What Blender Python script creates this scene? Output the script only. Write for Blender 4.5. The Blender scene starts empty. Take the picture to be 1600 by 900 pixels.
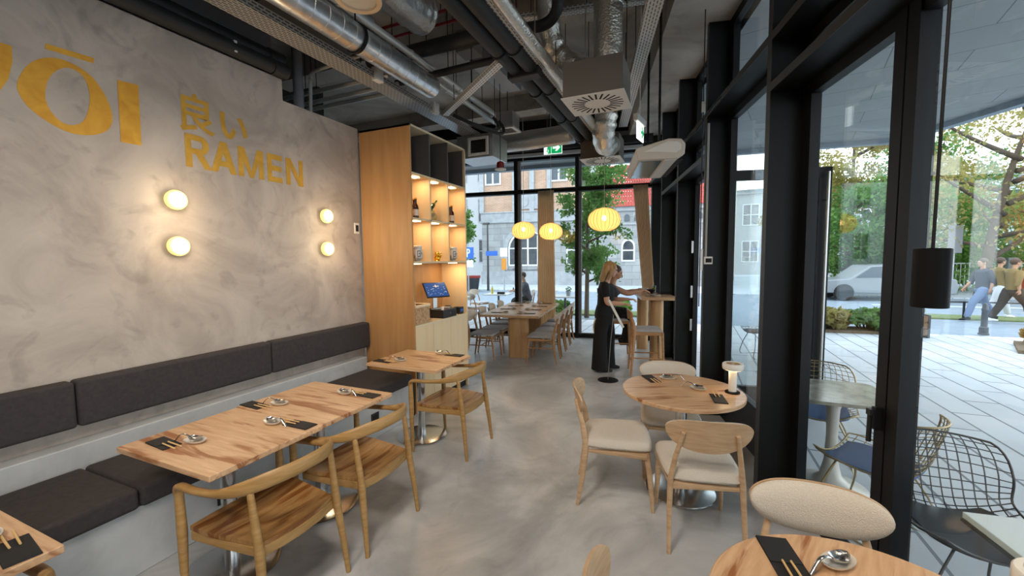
import bpy, bmesh, math, random
from math import sin, cos, pi, radians, sqrt
from mathutils import Vector, Matrix, Euler
S = bpy.context.scene
C = S.collection
rnd = random.Random(7)
# ---------------------------------------------------------------- camera, world, exposure
YAW, PITCH, ROLL = radians(23.388), radians(-4.087), radians(-0.5325)
cam = bpy.data.objects.new('camera', bpy.data.cameras.new('camera')); C.objects.link(cam)
_F = Vector((-sin(YAW)*cos(PITCH), cos(YAW)*cos(PITCH), sin(PITCH)))
_R = Vector((cos(YAW), sin(YAW), 0)); _U = _R.cross(_F)
_R2 = _R*cos(ROLL) + _U*sin(ROLL); _U2 = _R2.cross(_F)
cam.matrix_world = Matrix(((_R2.x, _U2.x, -_F.x, 0), (_R2.y, _U2.y, -_F.y, 0), (_R2.z, _U2.z, -_F.z, 1.7), (0, 0, 0, 1)))
cam.data.sensor_width = 36; cam.data.lens = 36*647.2/1600; cam.data.clip_start = .05; cam.data.clip_end = 300
S.camera = cam
S.view_settings.view_transform = 'Standard'; S.view_settings.look = 'None'
S.view_settings.gamma = 1; S.view_settings.use_curve_mapping = False
S.view_settings.exposure = 1.0
try:
    S.cycles.use_denoising = True; S.cycles.max_bounces = 8; S.cycles.transparent_max_bounces = 16
    S.cycles.caustics_reflective = False; S.cycles.caustics_refractive = False; S.cycles.sample_clamp_indirect = 4
except Exception: pass
W = bpy.data.worlds.new('sky'); S.world = W; W.use_nodes = True
nt = W.node_tree; bg = nt.nodes['Background']
tc = nt.nodes.new('ShaderNodeTexCoord'); sp = nt.nodes.new('ShaderNodeSeparateXYZ'); rp = nt.nodes.new('ShaderNodeValToRGB')
nt.links.new(tc.outputs['Generated'], sp.inputs[0]); nt.links.new(sp.outputs['Z'], rp.inputs[0]); nt.links.new(rp.outputs[0], bg.inputs[0])
rp.color_ramp.elements[0].position = 0.0; rp.color_ramp.elements[0].color = (.95, .975, 1, 1)
rp.color_ramp.elements[1].position = .8; rp.color_ramp.elements[1].color = (.78, .88, 1, 1)
bg.inputs[1].default_value = 1.9
FILL_SPOT_POWER, WALL_LAMP_POWER = 60.0, 1.4

# ---------------------------------------------------------------- materials
def lin(h):
    h = h.lstrip('#'); r = []
    for i in (0, 2, 4):
        c = int(h[i:i+2], 16)/255; r.append(c/12.92 if c <= .04045 else ((c+.055)/1.055)**2.4)
    return (*r, 1)
MATS = {}
def mat(name, col, rough=.5, metal=0.0, emit=0, emit_col=None, noise=None, bump=None, spec=None, coat=0, col2=None, alpha=1):
    """noise=(scale,(sx,sy,sz),detail,lo,hi) mixes col and col2; bump=(scale,strength)"""
    m = bpy.data.materials.new(name); m.use_nodes = True; t = m.node_tree; b = t.nodes['Principled BSDF']
    c1 = lin(col) if isinstance(col, str) else (*col, 1)
    b.inputs['Base Color'].default_value = c1; b.inputs['Roughness'].default_value = rough; b.inputs['Metallic'].default_value = metal
    if spec is not None: b.inputs['Specular IOR Level'].default_value = spec
    if coat: b.inputs['Coat Weight'].default_value = coat; b.inputs['Coat Roughness'].default_value = .15
    if emit:
        b.inputs['Emission Color'].default_value = lin(emit_col) if emit_col else c1; b.inputs['Emission Strength'].default_value = emit
    if noise or bump:
        co = t.nodes.new('ShaderNodeTexCoord')
    if noise:
        sc, st, det, lo, hi = noise
        mp = t.nodes.new('ShaderNodeMapping'); mp.inputs['Scale'].default_value = st
        n = t.nodes.new('ShaderNodeTexNoise'); n.inputs['Scale'].default_value = sc; n.inputs['Detail'].default_value = det; n.inputs['Distortion'].default_value = .6
        r = t.nodes.new('ShaderNodeValToRGB'); r.color_ramp.elements[0].position = lo; r.color_ramp.elements[1].position = hi
        r.color_ramp.elements[0].color = c1; r.color_ramp.elements[1].color = lin(col2)
        t.links.new(co.outputs['Object'], mp.inputs[0]); t.links.new(mp.outputs[0], n.inputs[0]); t.links.new(n.outputs[0], r.inputs[0]); t.links.new(r.outputs[0], b.inputs['Base Color'])
    if bump:
        n2 = t.nodes.new('ShaderNodeTexNoise'); n2.inputs['Scale'].default_value = bump[0]; n2.inputs['Detail'].default_value = 3
        bp = t.nodes.new('ShaderNodeBump'); bp.inputs['Strength'].default_value = bump[1]; bp.inputs['Distance'].default_value = .009 if 'foil' in name else .01
        t.links.new(co.outputs['Object'], n2.inputs[0]); t.links.new(n2.outputs[0], bp.inputs['Height']); t.links.new(bp.outputs[0], b.inputs['Normal'])
    MATS[name] = m; return m
def glass(name, tint, r0=1.0):
    m = bpy.data.materials.new(name); m.use_nodes = True; t = m.node_tree; t.nodes.clear()
    o = t.nodes.new('ShaderNodeOutputMaterial'); mx = t.nodes.new('ShaderNodeMixShader'); tr = t.nodes.new('ShaderNodeBsdfTransparent')
    gl = t.nodes.new('ShaderNodeBsdfGlossy'); lw = t.nodes.new('ShaderNodeLayerWeight'); lw.inputs[0].default_value = .5
    pw = t.nodes.new('ShaderNodeMath'); pw.operation = 'POWER'; pw.inputs[1].default_value = 5
    mr = t.nodes.new('ShaderNodeMapRange'); mr.inputs[3].default_value = .04; mr.inputs[4].default_value = 1
    tr.inputs[0].default_value = (*tint, 1); gl.inputs['Roughness'].default_value = 0.0; gl.inputs[0].default_value = (r0, r0, r0, 1)
    L = t.links.new
    L(lw.outputs['Facing'], pw.inputs[0]); L(pw.outputs[0], mr.inputs[0]); L(mr.outputs[0], mx.inputs[0]); L(tr.outputs[0], mx.inputs[1]); L(gl.outputs[0], mx.inputs[2]); L(mx.outputs[0], o.inputs[0])
    MATS[name] = m; return m
def brickmat(name, c1, c2, mortar, bw, bh, ms, rough=.8, rot=(0, 0, 0), off=.5, noise=.3):
    m = bpy.data.materials.new(name); m.use_nodes = True; t = m.node_tree; b = t.nodes['Principled BSDF']; b.inputs['Roughness'].default_value = rough
    co = t.nodes.new('ShaderNodeTexCoord'); mp = t.nodes.new('ShaderNodeMapping'); mp.inputs['Rotation'].default_value = rot
    k = t.nodes.new('ShaderNodeTexBrick'); k.offset = off; k.inputs['Scale'].default_value = 1; k.inputs['Brick Width'].default_value = bw; k.inputs['Row Height'].default_value = bh
    k.inputs['Mortar Size'].default_value = ms; k.inputs['Color1'].default_value = lin(c1); k.inputs['Color2'].default_value = lin(c2); k.inputs['Mortar'].default_value = lin(mortar)
    n = t.nodes.new('ShaderNodeTexNoise'); n.inputs['Scale'].default_value = 1.3; n.inputs['Detail'].default_value = 6
    mx = t.nodes.new('ShaderNodeMix'); mx.data_type = 'RGBA'; mx.blend_type = 'OVERLAY'; mx.inputs[0].default_value = noise
    t.links.new(co.outputs['Object'], mp.inputs[0]); t.links.new(mp.outputs[0], k.inputs[0]); t.links.new(co.outputs['Object'], n.inputs[0])
    t.links.new(k.outputs[0], mx.inputs[6]); t.links.new(n.outputs[0], mx.inputs[7]); t.links.new(mx.outputs[2], b.inputs['Base Color'])
    MATS[name] = m; return m
def leafmat(name, c1, c2, tr, sc):
    m = bpy.data.materials.new(name); m.use_nodes = True; t = m.node_tree; t.nodes.clear(); L = t.links.new
    o = t.nodes.new('ShaderNodeOutputMaterial'); mx = t.nodes.new('ShaderNodeMixShader'); mx.inputs[0].default_value = tr
    d = t.nodes.new('ShaderNodeBsdfDiffuse'); b = t.nodes.new('ShaderNodeBsdfTranslucent'); co = t.nodes.new('ShaderNodeTexCoord'); n = t.nodes.new('ShaderNodeTexNoise'); n.inputs['Scale'].default_value = sc; n.inputs['Detail'].default_value = 4
    r = t.nodes.new('ShaderNodeValToRGB'); r.color_ramp.elements[0].position = .35; r.color_ramp.elements[1].position = .65; r.color_ramp.elements[0].color = lin(c1); r.color_ramp.elements[1].color = lin(c2)
    L(co.outputs['Object'], n.inputs[0]); L(n.outputs[0], r.inputs[0]); L(r.outputs[0], d.inputs[0]); L(r.outputs[0], b.inputs[0]); L(d.outputs[0], mx.inputs[1]); L(b.outputs[0], mx.inputs[2]); L(mx.outputs[0], o.inputs[0])
    MATS[name] = m; return m
def woodmat(name, base, light, streak, sc, st, rough, pos=(.52, .60), coat=.2):
    """plank wood: fine grain between base and light, with sparse dark heartwood streaks"""
    m = bpy.data.materials.new(name); m.use_nodes = True; t = m.node_tree; b = t.nodes['Principled BSDF']; b.inputs['Roughness'].default_value = rough; b.inputs['Coat Weight'].default_value = coat; b.inputs['Coat Roughness'].default_value = .2; L = t.links.new
    co = t.nodes.new('ShaderNodeTexCoord'); mp = t.nodes.new('ShaderNodeMapping'); mp.inputs['Scale'].default_value = st; L(co.outputs['Object'], mp.inputs[0])
    oi = t.nodes.new('ShaderNodeObjectInfo'); ad = t.nodes.new('ShaderNodeVectorMath'); ad.operation = 'ADD'; ml = t.nodes.new('ShaderNodeMath'); ml.operation = 'MULTIPLY'; ml.inputs[1].default_value = 37; L(oi.outputs['Random'], ml.inputs[0]); L(mp.outputs[0], ad.inputs[0]); L(ml.outputs[0], ad.inputs[1])
    def nz(scale, det, dist, lo, hi, a, c):
        n = t.nodes.new('ShaderNodeTexNoise'); n.inputs['Scale'].default_value = scale; n.inputs['Detail'].default_value = det; n.inputs['Distortion'].default_value = dist; L(ad.outputs[0], n.inputs[0])
        r = t.nodes.new('ShaderNodeValToRGB'); r.color_ramp.elements[0].position = lo; r.color_ramp.elements[1].position = hi; r.color_ramp.elements[0].color = a; r.color_ramp.elements[1].color = c; L(n.outputs[0], r.inputs[0]); return r
    g = nz(sc*3, 6, .4, .3, .7, lin(base), lin(light)); k = nz(sc*.55, 5, 1.2, *pos, (1, 1, 1, 1), lin(streak))
    mx = t.nodes.new('ShaderNodeMix'); mx.data_type = 'RGBA'; mx.blend_type = 'MULTIPLY'; mx.inputs[0].default_value = 1; L(g.outputs[0], mx.inputs[6]); L(k.outputs[0], mx.inputs[7]); L(mx.outputs[2], b.inputs['Base Color'])
    MATS[name] = m; return m
def plastermat(name, stops, scale, stain, rough, bumpk):
    m = bpy.data.materials.new(name); m.use_nodes = True; t = m.node_tree; b = t.nodes['Principled BSDF']; b.inputs['Roughness'].default_value = rough
    co = t.nodes.new('ShaderNodeTexCoord')
    n = t.nodes.new('ShaderNodeTexNoise'); n.inputs['Scale'].default_value = scale; n.inputs['Detail'].default_value = 9; n.inputs['Roughness'].default_value = .62; n.inputs['Distortion'].default_value = 1.3
    r = t.nodes.new('ShaderNodeValToRGB'); e = r.color_ramp.elements
    e[0].position, e[0].color = stops[0][0], lin(stops[0][1]); e[1].position, e[1].color = stops[-1][0], lin(stops[-1][1])
    for p, c in stops[1:-1]:
        k = e.new(p); k.color = lin(c)
    n2 = t.nodes.new('ShaderNodeTexNoise'); n2.inputs['Scale'].default_value = scale*2.6; n2.inputs['Detail'].default_value = 4; n2.inputs['Distortion'].default_value = 1.6
    r2 = t.nodes.new('ShaderNodeValToRGB'); r2.color_ramp.elements[0].position = .56; r2.color_ramp.elements[0].color = (1, 1, 1, 1); r2.color_ramp.elements[1].position = .7; r2.color_ramp.elements[1].color = (stain, stain, stain, 1)
    mx = t.nodes.new('ShaderNodeMix'); mx.data_type = 'RGBA'; mx.blend_type = 'MULTIPLY'; mx.inputs[0].default_value = 1
    bp = t.nodes.new('ShaderNodeBump'); bp.inputs['Strength'].default_value = bumpk; bp.inputs['Distance'].default_value = .01
    L = t.links.new
    L(co.outputs['Object'], n.inputs[0]); L(co.outputs['Object'], n2.inputs[0]); L(n.outputs[0], r.inputs[0]); L(n2.outputs[0], r2.inputs[0])
    L(r.outputs[0], mx.inputs[6]); L(r2.outputs[0], mx.inputs[7]); L(mx.outputs[2], b.inputs['Base Color']); L(n.outputs[0], bp.inputs['Height']); L(bp.outputs[0], b.inputs['Normal'])
    MATS[name] = m; return m
plastermat('plaster', [(.25, '#95897e'), (.45, '#a89b8f'), (.62, '#b7aa9d'), (.8, '#c5b8a9')], 1.7, .80, .55, .12)
plastermat('plaster_cool_lit', [(.25, '#a6a8a9'), (.5, '#b9bbbb'), (.8, '#cccdcc')], 1.3, .88, .5, .12)  # bench base: same plaster as the wall, cool light put into the colour
plastermat('polished_concrete', [(.25, '#8b8b8a'), (.45, '#a9a9a8'), (.6, '#c3c2c1'), (.8, '#d6d5d4')], .8, .78, .32, .05)
plastermat('raw_concrete', [(.3, '#8a8176'), (.5, '#aaa196'), (.75, '#c3bbb0')], .7, .8, .85, .2)
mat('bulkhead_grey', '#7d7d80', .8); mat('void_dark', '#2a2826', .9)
mat('dark_steel', '#0d0d0e', .5, spec=.3); mat('lit_steel_edge', '#343331', .5); mat('black_paint', '#080707', .6, spec=.25); mat('rubber_black', '#151515', .7)  # steel edge tone paints in the light falling on inner post and transom faces
mat('header_black', '#141416', .6); mat('light_strip', '#b9bcbe', .5)
glass('clear_glass', (.93, .97, .97)); glass('vessel_glass', (.75, .82, .8)); glass('shade_glass', (1, .95, .85))
woodmat('oak_top', '#c39870', '#dab48c', '#c09a7a', 2.6, (.8, 7, 7), .36, (.54, .63))
mat('oak_top_dark', '#9a6337', .38, noise=(2.2, (1, 6, 6), 6, .40, .60), col2='#cf9c66', coat=.25)
mat('oak_leg', '#b98d5d', .45, noise=(3, (5, 5, .6), 5, .3, .7), col2='#cda374'); mat('oak_chair', '#98733f', .42, noise=(4, (2, 2, 14), 4, .3, .7), col2='#b08a57')
woodmat('oak_seat', '#8e6739', '#ab8150', '#c29c70', 2.4, (8, 1.2, 4), .4, (.5, .6))
mat('ash_chair', '#bb9874', .45, noise=(4, (2, 2, 12), 4, .3, .7), col2='#d0b08c')
mat('ash_dining', '#a5794e', .45, noise=(4, (2, 2, 12), 4, .3, .7), col2='#bb8e61')
mat('ash_back', '#cdb9a4', .4, noise=(5, (2, 2, 8), 4, .3, .7), col2='#dccab6')
mat('oak_veneer', '#a97b4c', .5, noise=(2.5, (5, 5, .5), 4, .3, .72), col2='#bb8e5c')
mat('pale_veneer', '#dfc296', .5, noise=(2.5, (4, 4, .4), 4, .3, .72), col2='#e2cca6')
mat('shelf_edge', '#dccaa8', .5); mat('niche_grey', '#55504c', .7)
mat('boucle', '#cfc5b6', .95, noise=(220, (1, 1, 1), 3, .3, .7), col2='#dcd3c6', bump=(240, .5))
mat('seat_grey', '#a8a6a8', .9, noise=(60, (1, 1, 1), 2, .35, .65), col2='#bab8b8', bump=(200, .4))
mat('bench_fabric', '#332e2e', .92, noise=(40, (1, 1, 1), 3, .3, .7), col2='#3d3736', bump=(260, .25))
mat('steel', '#c9c9c9', .22, 1.0); mat('steel_brushed', '#bcbab6', .35, 1.0); mat('galvanised', '#e2e5e7', .28, .9, noise=(14, (1, 1, 1), 3, .35, .65), col2='#c9cdd1')
mat('foil', '#dedad2', .28, 1.0, bump=(55, .9)); mat('foil_soft', '#c0bfbd', .36, .9, bump=(24, 1.0)); mat('pipe_metal', '#d2d0cb', .38, .6); mat('conduit_white', '#a9a7a2', .5)
mat('black_pipe', '#1c1c1d', .6); mat('grey_box', '#6d655c', .55); mat('white_enamel', '#e4dfd6', .45); mat('heater_cream', '#cfc3b4', .4); mat('heater_glass', '#7f9090', .15, .2); mat('slot_dark', '#17130f', .8)
mat('gold', '#e0a93a', .5, .25, noise=(9, (1, 1, 1), 6, .3, .7), col2='#c98d22'); mat('gold_text', '#cf9f36', .5, .2, noise=(9, (1, 1, 1), 6, .3, .7), col2='#b58729'); mat('gold_shiny', '#e3b23c', .25, 1.0)
mat('lamp_white', '#ffe9b8', .4, emit=5, emit_col='#fff0c8'); mat('lamp_rim', '#e6d694', .3, emit=.4, emit_col='#ffe28a'); mat('led_soft', '#ffe6c4', .4, emit=2.2, emit_col='#ffdca8'); mat('led', '#ffd9a0', .4, emit=9, emit_col='#ffd89a')
mat('pouch', '#1b1a1b', .65); mat('chopstick', '#d8b27a', .5); mat('ceramic', '#d8d2c6', .15); mat('ceramic_tan', '#b79f82', .25)
mat('wicker', '#a67f58', .8, noise=(60, (1, 1, 1), 2, .4, .6), col2='#c7a47c', bump=(90, .8)); mat('liner', '#d9c6a6', .8); mat('paper', '#e8e0d2', .7)
mat('bottle_brown', '#3a160c', .1, coat=.5); mat('bottle_green', '#1f3a1c', .1, coat=.5); mat('label_cream', '#cfc6b4', .6); mat('jar_white', '#cfcac0', .35, noise=(30, (1, 1, 1), 3, .45, .6), col2='#8b8780')
mat('plastic_black', '#1c1c1e', .4); mat('screen', '#182c55', .12, noise=(22, (1, 1, 1), 4, .5, .75), col2='#5f7fb0', emit=0); mat('screen_glow', '#24406e', .2, emit=.35, emit_col='#2b4d8a')
mat('exit_green', '#0b8a52', .4, emit=.55, emit_col='#0b9a58'); mat('exit_white', '#f2f6f2', .4, emit=.8, emit_col='#f2f6f2')
mat('red_plastic', '#7d1616', .4); mat('wood_disc', '#dcbd95', .5); leafmat('curtain', '#ead2b2', '#f3e2c9', .5, .9)
mat('rib_wood', '#a8793c', .5)
mat('skin', '#b98a6e', .5); mat('skin_pale', '#c89a80', .5); mat('blond', '#b39468', .6, noise=(40, (1, 1, .2), 3, .3, .7), col2='#8d6f48'); mat('brown_hair', '#4a372a', .6); mat('cloth_black', '#0c0c0d', .9); mat('cloth_pink', '#b59aa6', .9); mat('denim', '#6f7f9c', .9); mat('khaki', '#7e6b45', .9); mat('cloth_brown', '#3c332d', .9); mat('cloth_white', '#c9cbd0', .9); mat('cloth_grey', '#4c4c52', .9); mat('ink', '#5b5a58', .6); mat('print_white', '#b9b5b2', .8)
mat('eye_dark', '#20160f', .3); mat('lip', '#9c5a50', .5)
brickmat('paving', '#bcc1c7', '#c9cdd2', '#666d76', 1.1, .335, .012, .55, (0, 0, pi/2))
brickmat('pavers_small', '#b6bcc4', '#c0c6cc', '#8d949c', .4, .2, .01, .7, (0, 0, .3))
mat('asphalt', '#7d8894', .8, noise=(3, (1, 1, 1), 5, .3, .7), col2='#8b96a2'); mat('road_line', '#d9dfe4', .8)
mat('grass', '#5f6f42', .95, noise=(4, (1, 1, 1), 5, .3, .7), col2='#7f875a'); mat('soil', '#5a4a3a', .95, noise=(30, (1, 1, 1), 5, .3, .7), col2='#83725c')
brickmat('brick_wall', '#a87f66', '#b58f76', '#b3a699', .28, .085, .012, .85, (pi/2, 0, 0), .5, .25)
brickmat('stone_wall', '#8f9193', '#a3a4a4', '#77797b', .9, .42, .012, .85, (pi/2, 0, 0), .5, .3)
mat('stone_plain', '#94989d', .85, noise=(3, (1, 1, 1), 6, .3, .7), col2='#a9acaf'); mat('render_cream', '#d6d2c4', .85); mat('render_white', '#b4b8bc', .85); mat('roof_tile', '#a84a41', .75); mat('pane_dark', '#46515b', .12); mat('frame_white', '#dfe3e6', .6)
mat('bark', '#5b4d40', .9, bump=(20, .6)); leafmat('leaf', '#4c7339', '#769855', .4, 1.1); leafmat('leaf_autumn', '#8d8a4a', '#ad9f68', .45, .8); leafmat('leaf_bright', '#6f9a48', '#9ab968', .45, 1); leafmat('leaf_rust', '#a57e44', '#bf9c62', .45, .9)
mat('wire_brass', '#a58f66', .35, .9); mat('wire_dark', '#4a4a4c', .4, .8); mat('cushion_blue', '#3f5a86', .8); mat('cushion_slate', '#2b3038', .75); mat('stone_top', '#e6e9e8', .25); mat('tulip', '#c9c4ba', .3); mat('marble', '#7c7a70', .15, noise=(9, (1, 1, 1), 6, .35, .65), col2='#b7b1a0')
mat('yellow_plastic', '#d9c53a', .5); mat('sign_blue', '#2560b5', .5, emit=0); mat('sign_white', '#e6ecf0', .5); mat('sign_orange', '#d18a2c', .5); mat('car_white', '#84898d', .3); mat('car_red', '#8a2d22', .3); mat('car_dark', '#2b2e33', .25); mat('planter_wood', '#7c5d44', .7); brickmat('soffit', '#8f908e', '#969795', '#5a5d5e', 1.5, .62, .006, .5, (0, 0, 0.2), .5, .1); mat('soffit_edge', '#8f99a2', .5)
# tray: perforated metal strip (slots as pattern)
def traymat(name, base, dark, bw, bh, ms, axis):
    m = brickmat(name, dark, dark, base, bw, bh, ms, .35, (0, 0, 0), .5, 0)
    t = m.node_tree; mp = [n for n in t.nodes if n.type == 'MAPPING'][0]
    co = [n for n in t.nodes if n.type == 'TEX_COORD'][0]; s = t.nodes.new('ShaderNodeSeparateXYZ'); c = t.nodes.new('ShaderNodeCombineXYZ'); a = t.nodes.new('ShaderNodeMath'); a.operation = 'ADD'
    t.links.new(co.outputs['Object'], s.inputs[0]); t.links.new(s.outputs['X'], a.inputs[0]); t.links.new(s.outputs['Z'], a.inputs[1]); t.links.new(s.outputs['Y'], c.inputs[0]); t.links.new(a.outputs[0], c.inputs[1]); t.links.new(c.outputs[0], mp.inputs[0])
    return m
traymat('tray_slots', '#a9a69e', '#2a2724', .05, .022, .0065, 'Y'); traymat('tray_white', '#d4d3cf', '#5a5855', .05, .024, .008, 'Y')

# ---------------------------------------------------------------- mesh helpers
class MB:
    def __init__(s): s.v = []; s.f = []
    def add(s, vs, fs, M=None):
        o = len(s.v)
        s.v += [tuple(M @ Vector(p)) if M else tuple(p) for p in vs]; s.f += [tuple(i+o for i in q) for q in fs]; return s
    def box(s, x0, x1, y0, y1, z0, z1, M=None):
        return s.add([(x0, y0, z0), (x1, y0, z0), (x1, y1, z0), (x0, y1, z0), (x0, y0, z1), (x1, y0, z1), (x1, y1, z1), (x0, y1, z1)],
                     [(0, 3, 2, 1), (4, 5, 6, 7), (0, 1, 5, 4), (1, 2, 6, 5), (2, 3, 7, 6), (3, 0, 4, 7)], M)
    def prism(s, poly, z0, z1, M=None):
        n = len(poly)
        return s.add([(x, y, z0) for x, y in poly]+[(x, y, z1) for x, y in poly],
                     [tuple(range(n))[::-1], tuple(range(n, 2*n))]+[(i, (i+1) % n, n+(i+1) % n, n+i) for i in range(n)], M)
    def ring(s, outer, inner, z0, z1, M=None):
        n = len(outer)
        vs = [(x, y, z0) for x, y in outer]+[(x, y, z0) for x, y in inner]+[(x, y, z1) for x, y in outer]+[(x, y, z1) for x, y in inner]
        fs = []
        for i in range(n):
            j = (i+1) % n
            fs += [(i, n+i, n+j, j), (2*n+i, 2*n+j, 3*n+j, 3*n+i), (i, j, 2*n+j, 2*n+i), (n+i, 3*n+i, 3*n+j, n+j)]
        return s.add(vs, fs, M)
    def lathe(s, prof, n=24, M=None, caps=True):
        vs = []; fs = []; k = len(prof)
        for r, z in prof:
            for i in range(n):
                a = 2*pi*i/n; vs.append((r*cos(a), r*sin(a), z))
        for j in range(k-1):
            for i in range(n):
                i2 = (i+1) % n; fs.append((j*n+i, j*n+i2, (j+1)*n+i2, (j+1)*n+i))
        if caps:
            fs.append(tuple(range(n))[::-1]); fs.append(tuple(range((k-1)*n, k*n)))
        return s.add(vs, fs, M)
    def tube(s, pts, r, n=8, up=None, closed=False, M=None, pw=1.0):
        """r: number, list, or list of (a along side, b along up)"""
        P = [Vector(p) for p in pts]; k = len(P)
        if not isinstance(r, (list, tuple)): r = [r]*k
        elif len(r) != k: r = [r]*k
        T = []
        for i in range(k):
            if closed: d = P[(i+1) % k]-P[i-1]
            else: d = P[min(i+1, k-1)]-P[max(i-1, 0)]
            T.append(d.normalized() if d.length > 1e-9 else Vector((0, 0, 1)))
        A = None; vs = []; fs = []
        for i in range(k):
            if up is not None:
                sd = T[i].cross(Vector(up))
                if sd.length < 1e-4: sd = A or Vector((1, 0, 0))
                sd.normalize()
            else:
                if A is None:
                    q = Vector((0, 0, 1)) if abs(T[i].z) < .9 else Vector((1, 0, 0)); sd = T[i].cross(q).normalized()
                else:
                    sd = A-T[i]*A.dot(T[i]); sd.normalize()
            A = sd; u2 = sd.cross(T[i])
            a, b = r[i] if isinstance(r[i], (tuple, list)) else (r[i], r[i])
            for j in range(n):
                t = 2*pi*j/n + (pi/n if n == 4 else 0); c0, s0 = cos(t), sin(t)
                if pw != 1: c0 = math.copysign(abs(c0)**pw, c0); s0 = math.copysign(abs(s0)**pw, s0)
                vs.append(tuple(P[i]+sd*(a*c0)+u2*(b*s0)))
        for i in range(k if closed else k-1):
            i2 = (i+1) % k
            for j in range(n):
                j2 = (j+1) % n; fs.append((i*n+j, i*n+j2, i2*n+j2, i2*n+j))
        if not closed:
            fs.append(tuple(range(n))[::-1]); fs.append(tuple(range((k-1)*n, k*n)))
        return s.add(vs, fs, M)
    def ell(s, c, r, nu=16, nv=10, M=None):
        pr = [(max(1e-4, sin(pi*j/nv)), -cos(pi*j/nv)) for j in range(nv+1)]
        m = Matrix.Translation(c) @ Matrix.Diagonal((*r, 1))
        return s.lathe(pr, nu, (M @ m) if M else m)
    def shell(s, fn, nu, nv, th):
        """closed thick sheet: fn(u,v)->(front point, back point), u,v in 0..1"""
        fr = []; bk = []
        for i in range(nu+1):
            for j in range(nv+1):
                a, b = fn(i/nu, j/nv); fr.append(a); bk.append(b)
        N = len(fr); fs = []; w = nv+1
        for i in range(nu):
            for j in range(nv):
                q = (i*w+j, (i+1)*w+j, (i+1)*w+j+1, i*w+j+1); fs.append(q); fs.append(tuple(N+x for x in q[::-1]))
        for i in range(nu):
            fs.append((i*w, N+i*w, N+(i+1)*w, (i+1)*w)); a = i*w+nv; b = (i+1)*w+nv; fs.append((a, b, N+b, N+a))
        for j in range(nv):
            fs.append((j, j+1, N+j+1, N+j)); a = nu*w+j; fs.append((a, N+a, N+a+1, a+1))
        return s.add(fr+bk, fs)
def spline(pts, n=6, closed=False):
    P = [Vector(p) for p in pts]; k = len(P); out = []
    for i in range(k if closed else k-1):
        g = (lambda q: P[q % k]) if closed else (lambda q: P[max(0, min(k-1, q))])
        a, b, c, d = g(i-1), g(i), g(i+1), g(i+2)
        for j in range(n):
            t = j/n; out.append(.5*((2*b)+(c-a)*t+(2*a-5*b+4*c-d)*t*t+(3*b-a-3*c+d)*t**3))
    if not closed: out.append(P[-1])
    return out
def rounded_rect(w, h, r, n=4, cx=0, cy=0):
    out = []
    for sx, sy, a0 in ((1, 1, 0), (-1, 1, 90), (-1, -1, 180), (1, -1, 270)):
        for i in range(n+1):
            a = radians(a0+90*i/n); out.append((cx+sx*(w/2-r)+r*cos(a), cy+sy*(h/2-r)+r*sin(a)))
    return out
def obj(name, mb, m, parent=None, smooth=False, bevel=0, segs=2, sub=0, kind=None, loc=None, rz=None, remesh=0):
    me = bpy.data.meshes.new(name); me.from_pydata(mb.v, [], mb.f)
    bm = bmesh.new(); bm.from_mesh(me); bmesh.ops.recalc_face_normals(bm, faces=bm.faces); bm.to_mesh(me); bm.free()
    me.materials.append(MATS[m] if isinstance(m, str) else m)
    if smooth:
        for p in me.polygons: p.use_smooth = True
        if smooth is not True: me.set_sharp_from_angle(angle=radians(smooth))
    o = bpy.data.objects.new(name, me); C.objects.link(o)
    if parent: o.parent = parent
    if loc is not None: o.location = loc
    if rz is not None: o.rotation_euler = (0, 0, rz)
    if remesh:
        q = o.modifiers.new('remesh', 'REMESH'); q.mode = 'VOXEL'; q.voxel_size = remesh; q.use_smooth_shade = True
        q = o.modifiers.new('smooth', 'SMOOTH'); q.factor = .5; q.iterations = 4
    if bevel:
        b = o.modifiers.new('bevel', 'BEVEL'); b.width = bevel; b.segments = segs; b.limit_method = 'ANGLE'; b.angle_limit = radians(40)
    if sub:
        q = o.modifiers.new('sub', 'SUBSURF'); q.levels = sub; q.render_levels = sub
    if kind: o['kind'] = kind
    return o
def struct(name, mb, m, parent=None, **k):
    o = obj(name, mb, m, parent, **k)
    if not parent: o['kind'] = 'structure'
    return o
def thing(name, label, cat, loc=(0, 0, 0), rz=0, group=None):
    o = bpy.data.objects.new(name, None); C.objects.link(o); o.location = loc; o.rotation_euler = (0, 0, rz); o.empty_display_size = .1
    o['label'] = label; o['category'] = cat
    if group: o['group'] = group
    return o
def tag(o, label, cat, group=None):
    o['label'] = label; o['category'] = cat
    if group: o['group'] = group
    return o
def dup(root, loc, rz=None, label=None, group=None):
    r = root.copy(); C.objects.link(r); r.location = loc
    if rz is not None: r.rotation_euler = (0, 0, rz)
    if label: r['label'] = label
    if group: r['group'] = group
    for ch in list(root.children):
        c = ch.copy(); C.objects.link(c); c.parent = r
        for g in list(ch.children):
            d = g.copy(); C.objects.link(d); d.parent = c
    return r
def light(name, kind, loc, power, col, parent=None, **k):
    l = bpy.data.lights.new(name, kind); l.energy = power; l.color = col
    for a, b in k.items(): setattr(l, a, b)
    o = bpy.data.objects.new(name, l); C.objects.link(o); o.location = loc
    if parent: o.parent = parent
    return o
# facade frame (s along the glass front, d outward) and back window frame
FA = radians(12.917); FT = Vector((-sin(FA), cos(FA), 0)); FN = Vector((cos(FA), sin(FA), 0)); F0 = Vector((.5, 3.15, 0))
def FP(s, d, z=0): p = F0+FT*s+FN*d; return (p.x, p.y, z)
MF = Matrix.Translation(F0) @ Matrix.Rotation(FA, 4, 'Z')          # local x = outward, local y = along
BA = radians(7.32); B0 = Vector((-2.236, 8.6, 0)); MBK = Matrix.Translation(B0) @ Matrix.Rotation(BA, 4, 'Z')  # local x = along, y = outward
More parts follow.
